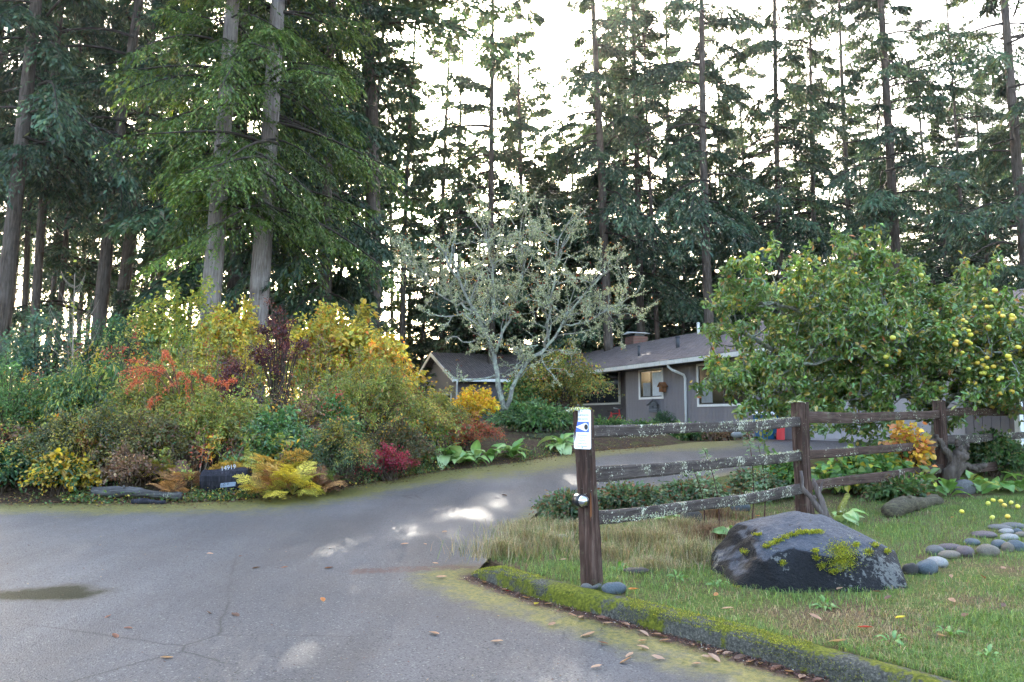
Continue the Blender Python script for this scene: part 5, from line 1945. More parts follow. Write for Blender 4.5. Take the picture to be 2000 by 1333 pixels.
# tall leafy shoots in front of the fence
rng = np.random.default_rng(61)
for k, (px, Y, yb, yt, lab) in enumerate([(1400, 8.9, 1030, 880, 'thin leaning leafy shoot in front of the first bay of the fence'), (1462, 8.8, 1020, 832, 'tallest leafy shoot rising past the top rail'),
                                          (1485, 9.0, 1015, 870, 'leafy shoot close beside the tallest one'), (1372, 9.2, 1010, 905, 'short leafy shoot nearest the corner post')]):
    b = at(px, 815, Y)
    b[2] = float(lawn_z(b[0], Y)[0])
    o = thing('leafy_shoot', lab, 'sapling', tuple(b), (0, 0, 0), 'leafy shoots by the fence')
    tip = at(px + (-25 if k in (0, 3) else -5), yt, Y) - b
    t = np.linspace(0, 1, 10)[:, None]
    P = tip * t + np.array([.05, 0, 0]) * np.sin(t * 3)
    st, lf = MB(), MB()
    tube(st, P, np.linspace(.009, .003, 10), 5, (.07, .035, .03))
    n = 150
    u = rng.uniform(.3, 1, n)
    Q = tip[None] * u[:, None] + np.array([.05, 0, 0]) * np.sin(u * 3)[:, None]
    D = rnd_dirs(rng, n) * np.array([1, 1, .4])
    Q = Q + D * rng.uniform(.0, .06, n)[:, None]
    leaves(lf, Q, D, np.array([0, -.3, 1]) + rng.normal(0, .4, (n, 3)), rng.uniform(.03, .055, n), rng.uniform(.022, .035, n), pick(rng, [(3, (.13, .20, .10)), (2, (.20, .28, .14)), (1, (.10, .16, .06))], n), 0, True)
    st.build('stem', M_TWIG, o)
    lf.build('foliage', M_GLOSSLEAF, o)

# bare pale sapling in the bed
sp = bed(140, 15.6)
o = thing('bare_sapling', 'bare pale sapling with upswept twigs at the edge of the woods', 'sapling', tuple(sp))
m = MB()
rng = np.random.default_rng(71)
top_ = at(146, 535, 15.6) - sp
t = np.linspace(0, 1, 12)[:, None]
tube(m, top_ * t, np.linspace(.026, .006, 12), 6, (.24, .20, .15))
for k in range(22):
    u = rng.uniform(.35, .95)
    a = rng.uniform(0, 6.28)
    L_ = (1.1 - u) * 1.2 + .15
    s = np.linspace(0, 1, 7)[:, None]
    P = top_ * u + np.array([math.cos(a), math.sin(a) * .6, 0]) * L_ * (s - .25 * s ** 2) + np.array([0, 0, 1]) * L_ * (.25 * s + .6 * s ** 2)
    tube(m, P, np.linspace(.009, .003, 7), 4, (.20, .17, .13), cap=False)
m.build('trunk', M_TWIG, o)
m = MB()
n = 40
u = rng.uniform(.4, 1, n)
leaves(m, top_[None] * u[:, None] + rng.normal(0, .25, (n, 3)), rnd_dirs(rng, n), rnd_dirs(rng, n), .07, .05, pick(rng, Y_GREEN, n), 0, True)
m.build('foliage', M_LEAF, o)


# ------------------------------------------------------------------ broad leaved rosettes and ferns: leaf meshes are shared
def big_leaf(L, W, col, seed, droop=.5):
    rng = np.random.default_rng(seed)
    m = MB()
    n = 7
    t = np.linspace(0, 1, n)
    w = W * np.sin(np.clip(t * 1.02, 0, 1) ** .75 * np.pi) ** .8 * .5 + .004
    z = L * (.75 * t - droop * 1.15 * t ** 2)
    x = L * t
    V, C = [], []
    for k in range(n):
        for j, s in enumerate((-1, -.5, 0, .5, 1)):
            V.append((x[k], s * w[k], z[k] + abs(s) * w[k] * .35 - (abs(s) > .9) * w[k] * .12 + .01 * math.sin(k * 2 + s * 3)))
            C.append(np.array(col) * (1.25 if s == 0 else 1) * rng.uniform(.85, 1.12))
    i = np.arange(n - 1)[:, None] * 5
    j = np.arange(4)[None]
    m.add(np.array(V), np.stack([i + j, i + j + 1, i + 6 + j, i + 5 + j], -1).reshape(-1, 4), np.array(C))
    me = m.mesh('leaf')
    me.materials.append(M_GLOSSLEAF)
    return me


HLEAF = [big_leaf(.32, .17, (.14, .27, .06), 1), big_leaf(.28, .16, (.22, .36, .09), 2, .7), big_leaf(.34, .18, (.34, .44, .17), 3, .8), big_leaf(.28, .13, (.36, .37, .07), 4, .85), big_leaf(.26, .075, (.10, .22, .04), 5, .75), big_leaf(.2, .06, (.14, .27, .05), 6, .8)]


def rosette(label, px, Y, zb, n, s, seed, group='broad leaved plants', pal=(0, 1, 2)):
    rng = np.random.default_rng(seed)
    X = at(px, 815, Y)[0]
    o = thing('broadleaf_plant', label, 'plant', (X, Y, zb), (0, 0, 0), group)
    for k in range(n):
        a = k * 2.4 + rng.normal(0, .3)
        q_ = s * rng.uniform(.6, 1.15)
        link('leaf', HLEAF[pal[rng.integers(0, len(pal))]], o, (math.cos(a) * .03, math.sin(a) * .03, rng.uniform(.02, .16) * s), (rng.normal(0, .25), rng.normal(-.15, .35), a), (q_, q_, q_))
    return o


for k, (px, py, n, s, lab) in enumerate([(840, 913, 13, 1.05, 'first broad leaved plant at the driveway edge, next to the crimson shrub'), (868, 912, 14, 1.25, 'second broad leaved plant from the crimson shrub, with cream leaves'),
                                         (898, 912, 13, 1.15, 'third broad leaved plant from the crimson shrub, under the rust red shrub'), (928, 908, 13, 1.1, 'fourth broad leaved plant from the crimson shrub'),
                                         (958, 903, 12, 1.0, 'fifth broad leaved plant from the crimson shrub'), (1000, 899, 15, 1.25, 'large broad leaved plant standing apart at the driveway edge'),
                                         (1096, 884, 15, 1.5, 'broad leaved plant left of the watch sign across the driveway')]):
    g_ = ground(px, py)
    rosette(lab, px, g_[1], float(bank_z(g_[0], g_[1] + .1)[0]) - .03, n, s, 300 + k)
for k, (px, Y, n, s, lab) in enumerate([(1322, 22.4, 12, 1.3, 'broad leaved plant at the house side of the driveway below the downspout'), (1300, 9.5, 8, .7, 'small broad leaved plant below the first bay near the dark rock'), (1430, 8.2, 10, .7, 'broad leaved plant in the grass behind the boulder'),
                                        (1640, 9.3, 9, .8, 'pale green plant at the back of the boulder by the driftwood'), (1845, 11.6, 9, 1.0, 'broad leaved plant right in front of the third post'), (1905, 11.9, 10, 1.0, 'broad leaved plant beside the round grey stone'),
                                        (1945, 12.2, 11, 1.1, 'broad leaved plant second to the right of the gnarled trunk'), (1985, 12.0, 11, 1.1, 'broad leaved plant at the far edge by the last bay'), (1885, 12.6, 9, .9, 'broad leaved plant behind the gnarled trunk')]):
    X = at(px, 815, Y)[0]
    rosette(lab, px, Y, (FLOOR - .02) if Y > 18 else float(lawn_z(X, Y)[0]) - .02, n, s, 330 + k, 'broad leaved plants by the fence', (0, 1, 1, 3) if k > 3 else (0, 1, 2))
for k, (px, py, lab) in enumerate([(1318, 1135, 'small bright weed left of the boulder in the lawn'), (1395, 1145, 'leafy weed touching the left tip of the boulder'), (1600, 1185, 'flat weed in the lawn in front of the boulder'),
                                   (1725, 1255, 'green weed patch in the lawn before the curb'), (1905, 1285, 'bright weed at the right front of the lawn'), (1830, 1240, 'green weed in the middle of the lawn'), (1205, 1115, 'green weed at the foot of the corner post')]):
    g_ = ground(px, py, LAWN)
    rosette(lab, px, g_[1], float(lawn_z(g_[0], g_[1])[0]) - .02, 18, .30, 360 + k, 'weeds in the lawn', (4, 5))


def frond(L, col, seed):
    """bracken frond: arched stalk, paired triangular side plumes cut into leaflets"""
    rng = np.random.default_rng(seed)
    m = MB()
    n = 15
    t = np.linspace(.0, 1, n)
    x = L * (t - .12 * t ** 3)
    z = L * (.75 * t - .55 * t ** 2.2)
    P = np.column_stack([x, .02 * np.sin(t * 3), z])
    tube(m, P, np.linspace(.006, .002, n), 3, np.array(col) * .7, cap=False)
    for s in (-1, 1):
        for k in range(4, n):
            ln = L * .42 * (1.05 - t[k]) ** .8 * rng.uniform(.75, 1.1) + .02
            q_ = 8
            u = (np.arange(q_) + .3) / q_
            d = unit(np.array([.55, s * 1.0, -.12 + rng.normal(0, .12)]))
            Q = P[k] + d * (ln * u)[:, None]
            c_ = np.array(col) * math.exp(rng.normal(0, .22))
            for s2 in (-1, 1):
                leaves(m, Q, np.array([s2 * 1.0, s * .55, -.1]) + rng.normal(0, .1, (q_, 3)), np.array([0, 0, 1.]) + rng.normal(0, .15, (q_, 3)), ln * .34 * (1.1 - u) + .008, ln * .085 + .004, np.clip(c_ * np.exp(rng.normal(0, .15, (q_, 1))), 0, .9))
    me = m.mesh('frond')
    me.materials.append(M_LEAF)
    return me


FR = {'yellow': [frond(.8, (.55, .44, .06), 1), frond(.7, (.46, .42, .08), 2), frond(.75, (.46, .29, .07), 3)],
      'tan': [frond(.7, (.46, .24, .09), 4), frond(.65, (.36, .17, .07), 5), frond(.6, (.22, .11, .06), 6)],
      'green': [frond(.6, (.09, .17, .04), 7), frond(.6, (.20, .24, .05), 8)]}


def fern(label, px, py, n, s, kind, seed, Y=None):
    rng = np.random.default_rng(seed)
    g_ = ground(px, py)
    Y = Y or max(g_[1], 11.9)
    X = at(px, 815, Y)[0]
    o = thing('fern', label, 'fern', (X, Y, float(bank_z(X, Y)[0])), (0, 0, 0), 'ferns in the planting bed')
    for k in range(n):
        a = k * 2.4 + rng.normal(0, .35)
        q_ = s * rng.uniform(.65, 1.1)
        link('frond', FR[kind][rng.integers(0, len(FR[kind]))], o, (0, 0, .03), (rng.normal(0, .3), rng.normal(-.4, .3), a), (q_, q_, q_))


fern('tall golden yellow fern beside the number stump', 515, 948, 12, 1.25, 'yellow', 1, 12.7)
fern('golden fern lower and further right than the tall one', 575, 962, 14, .95, 'yellow', 2, 12.2)
fern('yellow brown fern in front of the tall golden one', 520, 962, 11, .75, 'yellow', 3, 12.05)
fern('rust brown fern left of the number stump', 368, 945, 10, .85, 'tan', 4, 12.4)
fern('dry brown fern above the grey log', 265, 930, 13, 1.0, 'tan', 5, 12.8)
fern('tan fern over the end of the grey log', 345, 958, 10, .65, 'tan', 6, 12.0)
fern('brown fern right below the yellow ferns', 545, 968, 10, .7, 'tan', 7, 12.1)
fern('brown fern at the open corner of the bed', 40, 950, 12, .85, 'tan', 8, 12.5)
fern('small green fern left of the crimson shrub', 640, 955, 11, .7, 'green', 9, 12.8)
fern('yellow green fern leaning out above the green shrub', 575, 890, 11, .9, 'green', 10, 13.3)
fern('rust fern next to the crimson shrub', 800, 925, 10, .6, 'tan', 11, 14.6)
fern('golden fern tucked between the stump and the green shrub', 470, 930, 10, .85, 'yellow', 13, 12.9)
fern('tan fern above the yellow low shrub', 215, 890, 11, .95, 'tan', 14, 13.0)
fern('yellow green fern beside the bronze shrub', 320, 915, 10, .8, 'yellow', 15, 12.7)
fern('rust fern hanging over the right side of the golden ferns', 625, 940, 10, .8, 'tan', 16, 12.6)
fern('dry fern among the olive shrubs near the yellow leaves', 180, 905, 11, .8, 'tan', 12, 12.6)

# tangled canes and suckers that knit the shrubs together
rng = np.random.default_rng(16)
m = MB()
ex_, ey_ = [-80, 0, 100, 250, 450, 650, 760, 850, 960], [690, 690, 640, 610, 610, 620, 690, 760, 830]
for k in range(950):
    px = rng.uniform(-60, 900)
    Y = rng.uniform(12.4, 18.5)
    yt = 905 + (np.interp(px, ex_, ey_) - 905) * ((Y - 12.0) / 6.5) ** .7 + rng.uniform(-12, 45)
    b = bed(px, Y)
    if b[0] > float(xl(Y)) - .35 and Y > 12.3:
        continue
    h_ = max(.25, at(px, yt, Y)[2] - b[2])
    a = rng.uniform(0, 6.28)
    r_ = rng.uniform(.15, .6)
    s = np.linspace(0, 1, 7)[:, None]
    P = b + np.array([math.cos(a), math.sin(a), 0]) * r_ * s ** 1.6 + np.array([0, 0, h_]) * (1.35 * s - .4 * s ** 2.2) + rng.normal(0, .02, (7, 3))
    bare = rng.random() < .3
    tube(m, P, np.linspace(.008, .002, 7), 3, (.10, .07, .05) if rng.random() < .6 else (.22, .17, .12), 1, cap=False)
    n = 6 if bare else int(rng.integers(25, 70))
    q_ = rng.uniform(.35, 1, n) * 5.99
    i0 = q_.astype(int)
    Q = P[i0] + (P[i0 + 1] - P[i0]) * (q_ - i0)[:, None] + rng.normal(0, .05, (n, 3))
    pal = [G_OLIVE, G_OLIVE, Y_GREEN, G_GREEN, Y_LEAF, BROWN, RUST, Y_ORANGE][rng.integers(0, 8)]
    L_ = rng.uniform(.03, .08)
    leaves(m, Q, rnd_dirs(rng, n) + np.array([0, 0, -.2]), rnd_dirs(rng, n) + np.array([0, -.3, .8]), L_ * rng.uniform(.6, 1.3, n), L_ * rng.uniform(.4, .75, n), pick(rng, pal, n), 0, True)
o = m.build('tangled_undergrowth', [M_LEAF, M_TWIG])
tag(o, 'tangle of mixed autumn shoots knitting the shrubs of the bed together', kind='stuff')

# low weeds along the bed's front: ground cover nobody could count
rng = np.random.default_rng(14)
m = MB()
n = 26000
idx = rng.uniform(1.2, 8.9, n)
i0 = idx.astype(int)
E = EDGE_L[i0] + (EDGE_L[i0 + 1] - EDGE_L[i0]) * (idx - i0)[:, None]
off = np.abs(rng.normal(0, .55, n)) + .02
dirn = np.array([-.35, .94])
P2 = E + dirn * off[:, None] + rng.normal(0, .05, (n, 2))
kp = fbm(P2[:, 0] * 2.2, P2[:, 1] * 2.2, 60) + rng.normal(0, .25, n) > .1
P2 = P2[kp]
n = len(P2)
Pz = bank_z(P2[:, 0], P2[:, 1]) + np.abs(rng.normal(0, .06, n))
leaves(m, np.column_stack([P2, Pz]), rnd_dirs(rng, n) + np.array([0, -.3, .5]), np.array([0, -.4, 1]) + rng.normal(0, .5, (n, 3)), rng.uniform(.02, .055, n), rng.uniform(.015, .035, n),
       pick(rng, [(3, (.07, .13, .03)), (2, (.12, .20, .05)), (1.5, (.18, .15, .04)), (1, (.17, .08, .04)), (.5, (.5, .38, .05))], n), 0, True)
tag(m.build('ground_cover', M_LEAF), 'low mixed weeds and ground cover along the front of the bed', kind='stuff')

# leaf litter on the bed's front
m = MB()
n = 5000
idx = rng.uniform(1.2, 9.9, n)
i0 = idx.astype(int)
E = EDGE_L[i0] + (EDGE_L[i0 + 1] - EDGE_L[i0]) * (idx - i0)[:, None]
P2 = E + dirn * rng.normal(.12, .25, n)[:, None]
inside = (P2[:, 0] > xl(P2[:, 1]) + .02) | (P2[:, 1] < EDGE_L[2, 1] - .02)
Pz = np.where(inside, zg(P2[:, 1]) + .012, bank_z(P2[:, 0], P2[:, 1]) + .02)
leaves(m, np.column_stack([P2, Pz]), rnd_dirs(rng, n) * np.array([1, 1, .15]), np.array([0, 0, 1.]) + rng.normal(0, .25, (n, 3)), rng.uniform(.015, .05, n), rng.uniform(.01, .03, n),
       pick(rng, [(3, (.13, .06, .035)), (2, (.07, .04, .03)), (1, (.28, .16, .08)), (.6, (.4, .3, .06))], n), 0, True)
tag(m.build('leaf_litter', M_LEAF), 'brown leaf litter along the edge of the bed', kind='stuff')

# dense undergrowth deep in the woods and behind the house, reads as one mass
m = MB()
n = 60000
X = rng.uniform(-34, 34, n)
Y = rng.uniform(44, 58, n)
hmax = 1.6 + 1.4 * np.clip(fbm(X * .35, Y * .35, 70) + .4, 0, 2)
Zl = rng.uniform(0, 1, n) ** .7 * hmax + zg(Y)
leaves(m, np.column_stack([X, Y, Zl]), rnd_dirs(rng, n), rnd_dirs(rng, n) + np.array([0, -.3, .6]), rng.uniform(.16, .34, n), rng.uniform(.10, .2, n),
       pick(rng, [(4, (.04, .08, .03)), (2, (.08, .12, .03)), (1.2, (.28, .25, .04)), (.7, (.40, .30, .04))], n), 0)
tag(m.build('undergrowth', M_LEAF), 'dim green and yellow undergrowth deep among the trunks', kind='stuff')

# ------------------------------------------------------------------ number stump and logs
sy = 12.25
sb = bed(445, sy)
o = thing('number_stump', 'dark cut stump lying in the ferns with the painted number 14919', 'stump', tuple(sb))
c0, c1 = at(398, 915, sy) - sb, at(488, 907, sy + .15) - sb
m = MB()
rng = np.random.default_rng(90)
t = np.linspace(0, 1, 9)[:, None]
P = c0 * (1 - t) + c1 * t
c0[2] = c1[2] = .17
P = c0 * (1 - t) + c1 * t
n_ = 14
a = np.arange(n_) / n_ * 2 * np.pi
V = []
for k in range(9):
    r = np.array([.15 * (1 + .1 * math.sin(3 * x + k * .2)) for x in a])
    hz = .165 + .03 * k / 8
    V.append(np.column_stack([np.full(n_, P[k, 0]), P[k, 1] + np.cos(a) * r, P[k, 2] + np.sin(a) * (hz + rng.normal(0, .006, n_)) + .06]))
V = np.array(V).reshape(-1, 3)
i = np.arange(8)[:, None] * n_
j = np.arange(n_)[None]
kk = (j + 1) % n_
m.add(V, [np.stack([i + j, i + kk, i + n_ + kk, i + n_ + j], -1).reshape(-1, 4), np.arange(n_)[None], (np.arange(n_) + 8 * n_)[::-1][None]], (.5,) * 3, 0, False)
m.build('body', M_DARKWOOD, o)
nb_ = at(446, 914, sy - .24) - sb
text('numeral', '14919', .095, m_plain('number_paint', (.42, .42, .42), .7), tuple(nb_), (math.radians(72), math.radians(-9), math.radians(4)), o, .95)
sl = thing('slate_plate', 'small grey slate plate with faint dark digits below the number stump', 'plate', tuple(at(445, 947, sy - .4)), (math.radians(60), math.radians(-6), 0))
m = MB()
box(m, (-.11, -.035, -.015), (.11, .035, 0))
m.build('plate', m_plain('slate', (.12, .145, .17), .6), sl)
text('numeral', '10', .07, M_DARKWOOD, (-.07, 0, .001), (0, 0, 0), sl)
text('numeral', '0', .05, M_DARKWOOD, (-.0, .01, .001), (0, 0, 0), sl)


def log(name, label, pa, pb, r, mat, cat='log', seed=1, bumpy=.1):
    rng = np.random.default_rng(seed)
    pa, pb = np.array(pa), np.array(pb)
    mid = (pa + pb) / 2
    o = thing(name, label, cat, tuple(mid - np.array([0, 0, r])))
    off = mid - np.array([0, 0, r])
    t = np.linspace(0, 1, 18)[:, None]
    P = pa * (1 - t) + pb * t - off + rng.normal(0, r * .06, (18, 3)) + np.array([0, 0, 1]) * (.25 * r * np.sin(t * 5))
    m = MB()
    tube(m, P, r * (1 + .18 * np.sin(np.linspace(0, 6, 18)) + rng.normal(0, .05, 18)), 12, jitter=bumpy, rng=rng)
    m.build('trunk', mat, o)
    k = MB()
    tube(k, [P[6], P[6] + np.array([.02, -r * .9, r * 1.4])], [r * .4, r * .25], 7, jitter=.1, rng=rng)
    k.build('branch_stub', mat, o)
    return o


g1, g2 = ground(232, 962), ground(398, 962)
log('grey_log', 'weathered grey log lying at the foot of the bed', (g1[0], 11.95, zg(11.95) + .14), (g2[0], 11.9, zg(11.9) + .10), .065, m_wood('old_log', (.03, .027, .026), (.085, .078, .075), (.19, .18, .17), 0, .2), seed=3)
g1, g2 = ground(280, 972), ground(355, 972)
log('dark_pipe_log', 'short dark half buried log at the mossy road edge', (g1[0] + .1, 11.72, zg(11.7) + .03), (g2[0], 11.7, zg(11.7) + .03), .035, M_DARKWOOD, seed=4)
# yellow leaf clump at the road edge
mossc = thing('moss_clump', 'bright yellow clump at the road edge below the number stump', 'moss', tuple(ground(378, 975)))
m = MB()
n = 500
P = rng.normal(0, 1, (n, 3)) * np.array([.05, .03, .02])
leaves(m, np.abs(P) * np.array([0, 0, 1]) + P * np.array([1, 1, 0]) + np.array([0, 0, .01]), rnd_dirs(rng, n) + np.array([0, 0, .6]), rnd_dirs(rng, n), .025, .018, pick(rng, [(1, (.62, .50, .04))], n, .1))
m.build('foliage', M_LEAF, mossc)

# driftwood root by the second post
dp = at(1598, 1012, 9.1)
dz_ = float(lawn_z(dp[0], 9.1)[0])
o = thing('driftwood_root', 'forked brown driftwood root leaning on the second post', 'driftwood', (dp[0], 9.1, dz_))
m = MB()
L5 = lambda px, py, dy=0: at(px, py, 9.1 + dy) - np.array([dp[0], 9.1, dz_])
for pts, ra, rb_ in [([L5(1625, 1020), L5(1600, 995), L5(1585, 975), L5(1567, 955), L5(1564, 920)], .04, .018), ([L5(1615, 1015), L5(1602, 975), L5(1592, 950), L5(1588, 935)], .045, .018), ([L5(1600, 965), L5(1604, 950), L5(1610, 938)], .022, .01), ([L5(1600, 1000), L5(1590, 985), L5(1592, 970)], .02, .03)]:
    pts = np.array(pts)
    tt = np.linspace(0, 1, 10)
    P = np.stack([np.interp(tt, np.linspace(0, 1, len(pts)), pts[:, k]) for k in range(3)], 1) + rng.normal(0, .004, (10, 3))
    tube(m, P, np.linspace(ra, rb_, 10), 8, jitter=.08, rng=rng)
m.build('trunk', m_wood('driftwood', (.05, .035, .03), (.13, .10, .09), (.24, .20, .18), 2), o)
o = log('mossy_log', 'low mossy rotting log right of the boulder under the third post', at(1735, 1000, 9.8), at(1830, 975, 10.8), .09, m_wood('rotten_wood', (.03, .022, .015), (.09, .075, .05), (.17, .16, .08), 0, .2), seed=9)
o = log('mossy_stick', 'short mossy stick standing behind the boulder', at(1640, 1005, 9.3), at(1655, 965, 9.5), .035, m_wood('moss_wood', (.06, .06, .01), (.18, .18, .03), (.30, .26, .16), 0, .3), 'stick', seed=10)


# ------------------------------------------------------------------ boulder and stones
def m_rock():
    t = NT('basalt')
    co = t.coord()
    n1 = t.noise(co, 5, 8, .7)
    n2 = t.noise(co, 28, 6, .7)
    n3 = t.noise(co, 2.6, 6, .6)
    geo = t.n('ShaderNodeNewGeometry')
    sx = t.n('ShaderNodeSeparateXYZ')
    t.set(sx.inputs[0], geo.outputs['Normal'])
    c = t.ramp(n1, [(.3, (.002, .0022, .003)), (.5, (.005, .0053, .007)), (.72, (.018, .019, .023))])
    # sky light put into the colour: upward faces paler and bluer, ragged edge
    up_ = t.math('ADD', sx.outputs[2], t.math('MULTIPLY', t.math('SUBTRACT', n1, .5), .7))
    c = t.mix(t.ramp(up_, [(.62, 0.), (.76, .9)]), c, t.ramp(n2, [(.3, (.034, .040, .054)), (.6, (.06, .070, .090)), (.8, (.12, .132, .155))]))
    cr = t.math('ADD', n2, t.math('MULTIPLY', t.math('SUBTRACT', n3, .5), 1.6))
    c = t.mix(t.ramp(cr, [(.66, 0.), (.71, .8)]), c, (.14, .14, .13))
    dk = t.ramp(t.noise(co, 22, 3), [(.66, 0.), (.69, .9)])
    c = t.mix(dk, c, (.02, .02, .02))
    ro = t.ramp(n1, [(.3, .5), (.7, .8)])
    return t.done(t.bsdf(c, ro, t.bump(t.math('ADD', n1, t.math('MULTIPLY', n2, .4)), 1., .05), .22))


bc = np.array([at(1572, 1100, 6.55)[0], 6.55])
bz = float(lawn_z(*bc)[0])
bm = bmesh.new()
bmesh.ops.create_icosphere(bm, subdivisions=6, radius=1.0)
planes = [((-.12, -.36, .92), .44), ((.26, -.18, .95), .475), ((-.02, -.93, .28), .47), ((-.55, -.75, .30), .62), ((-.74, -.10, .60), .56), ((.96, -.05, .22), .80), ((.55, -.80, .20), .70), ((.05, .9, .45), .5),
          ((-.9, .3, .2), .80), ((.7, .7, .3), .72), ((0, 0, -1), .4), ((-.35, -.82, .45), .53), ((.3, -.80, .52), .50), ((.05, -.2, .97), .455)]
for v in bm.verts:
    d = np.array(v.co)
    inv = 0.0
    for n_, dd in planes:
        n_ = unit(np.array(n_))
        q_ = float(n_ @ d) / dd
        if q_ > 0:
            inv += q_ ** 40
    r = inv ** (-1 / 40)
    p = d * r
    r2 = .020 * float(fbm(np.array(p[0] * 5 + p[2] * 3), np.array(p[1] * 5 - p[2] * 4), 81)) + .016 * float(fbm(np.array(p[0] * 17 + p[2] * 11), np.array(p[1] * 17 + p[2] * 9), 82))
    v.co = (p + unit(p) * r2) * np.array([.95, 1, 1])
rq = np.random.default_rng(88)
co_ = np.array([v.co for v in bm.verts])
for _ in range(26):                       # chipped facets
    nn = unit(rq.normal(0, 1, 3) + np.array([0, -.7, .35]))
    pr = co_ @ nn
    lim = pr.max() * rq.uniform(.88, .96)
    co_ = co_ - nn * (np.maximum(0, pr - lim) * .92)[:, None]
for v, c_ in zip(bm.verts, co_):
    v.co = c_
bm.normal_update()
me = bpy.data.meshes.new('rock')
bm.to_mesh(me)
for p_ in me.polygons:
    p_.use_smooth = True
me.materials.append(m_rock())
boulder = thing('boulder', 'big dark basalt boulder with yellow green moss patches on the lawn', 'boulder', (bc[0], bc[1], bz - .02))
ro_ = link('rock', me, boulder)
bvh = BVHTree.FromBMesh(bm)
bm.free()
rng = np.random.default_rng(83)
oo = np.array([bc[0], bc[1], bz - .02])


def hit(px, py):
    d = ray(px, py)
    r = bvh.ray_cast(Vector(CAM - oo), Vector(unit(d)))
    return r


mpal = [(3, (.26, .27, .02)), (2, (.38, .37, .03)), (1, (.13, .15, .015))]
patches = [('clump', [(1636, 1075), (1645, 1085), (1650, 1095), (1640, 1098), (1652, 1080), (1642, 1068), (1648, 1105)], 26, 14), ('ridge', [(1498, 1068), (1510, 1062), (1522, 1056), (1535, 1050), (1548, 1045), (1560, 1041), (1575, 1040), (1588, 1041), (1600, 1040)], 9, 4),
           ('spot', [(1455, 1078)], 8, 5), ('spot', [(1605, 1106)], 9, 6), ('spot', [(1628, 1116)], 9, 5), ('spot', [(1695, 1079)], 9, 6), ('spot', [(1672, 1065)], 7, 5), ('spot', [(1708, 1065)], 7, 4), ('spot', [(1592, 1077)], 6, 4), ('spot', [(1732, 1077)], 6, 4), ('spot', [(1594, 1090)], 7, 5), ('spot', [(1528, 1100)], 6, 5), ('spot', [(1480, 1045)], 8, 2), ('spot', [(1435, 1150)], 12, 5)]
for nm, pts, sx_, sy_ in patches:
    m = MB()
    cnt = 0
    for (px, py) in pts:
        for _ in range(240 if nm != 'clump' else 330):
            h_ = hit(px + rng.normal(0, sx_ * .5), py + rng.normal(0, sy_ * .5))
            if h_[0] is None:
                continue
            nrm = np.array(h_[1])
            p = np.array(h_[0]) + nrm * rng.uniform(-.004, .012)
            leaves(m, p[None], (nrm + rng.normal(0, .6, 3))[None], rnd_dirs(rng, 1), rng.uniform(.006, .014), .008, pick(rng, mpal, 1))
            cnt += 1
    if cnt:
        m.build('moss', M_GRASS, boulder)['kind'] = 'stuff'


def m_stone(name, c, s=9):
    t = NT(name)
    co = t.coord()
    a = t.noise(co, s, 7, .6)
    b = t.noise(co, 60, 4)
    cc_ = t.ramp(a, [(.3, tuple(x * .6 for x in c)), (.55, c), (.8, tuple(min(.8, x * 1.5) for x in c))])
    cc_ = t.mix(t.ramp(b, [(.66, 0.), (.7, .5)]), cc_, (.03, .03, .03))
    return t.done(t.bsdf(cc_, .65, t.bump(b, .5, .01), .25))


STM = [m_stone('blue_stone', (.075, .092, .105)), m_stone('grey_stone', (.11, .108, .105)), m_stone('tan_stone', (.135, .115, .09)), m_stone('plum_stone', (.095, .075, .078)), m_stone('pale_stone', (.22, .22, .21)), m_stone('dark_stone', (.04, .036, .032))]
stone_me = {}


def stone_mesh(k, var):
    if (k, var) not in stone_me:
        bm = bmesh.new()
        bmesh.ops.create_icosphere(bm, subdivisions=3, radius=1.0)
        for v in bm.verts:
            d = np.array(v.co)
            r = 1 + .2 * float(fbm(np.array(d[0] * 1.5 + var * 7), np.array(d[1] * 1.5 + d[2] * 1.3), 90 + var))
            v.co = d * r
        me = bpy.data.meshes.new('stone')
        bm.to_mesh(me)
        bm.free()
        for p_ in me.polygons:
            p_.use_smooth = True
        me.materials.append(STM[k])
        stone_me[(k, var)] = me
    return stone_me[(k, var)]


def stone(px, py, w, h, mk, label, dz=0, grp='river stones edging the lawn', name='river_stone', rz=0.0, Y=None):
    """px, py: centre in the photograph, w and h its pixel size; sits on the lawn"""
    g_ = ground(px, py + h * .45, LAWN - dz) if Y is None else at(px, 815, Y)
    Y = g_[1]
    s = w * Y / F / 2
    hz = h * Y / F / 2
    o = link(name, stone_mesh(mk, int(px) % 3), None, (g_[0], Y + s * .6, float(lawn_z(g_[0], Y)[0]) + hz * .55 + dz), (0, 0, rz), (s, s * .8, hz))
    return tag(o, label, 'stone', grp)


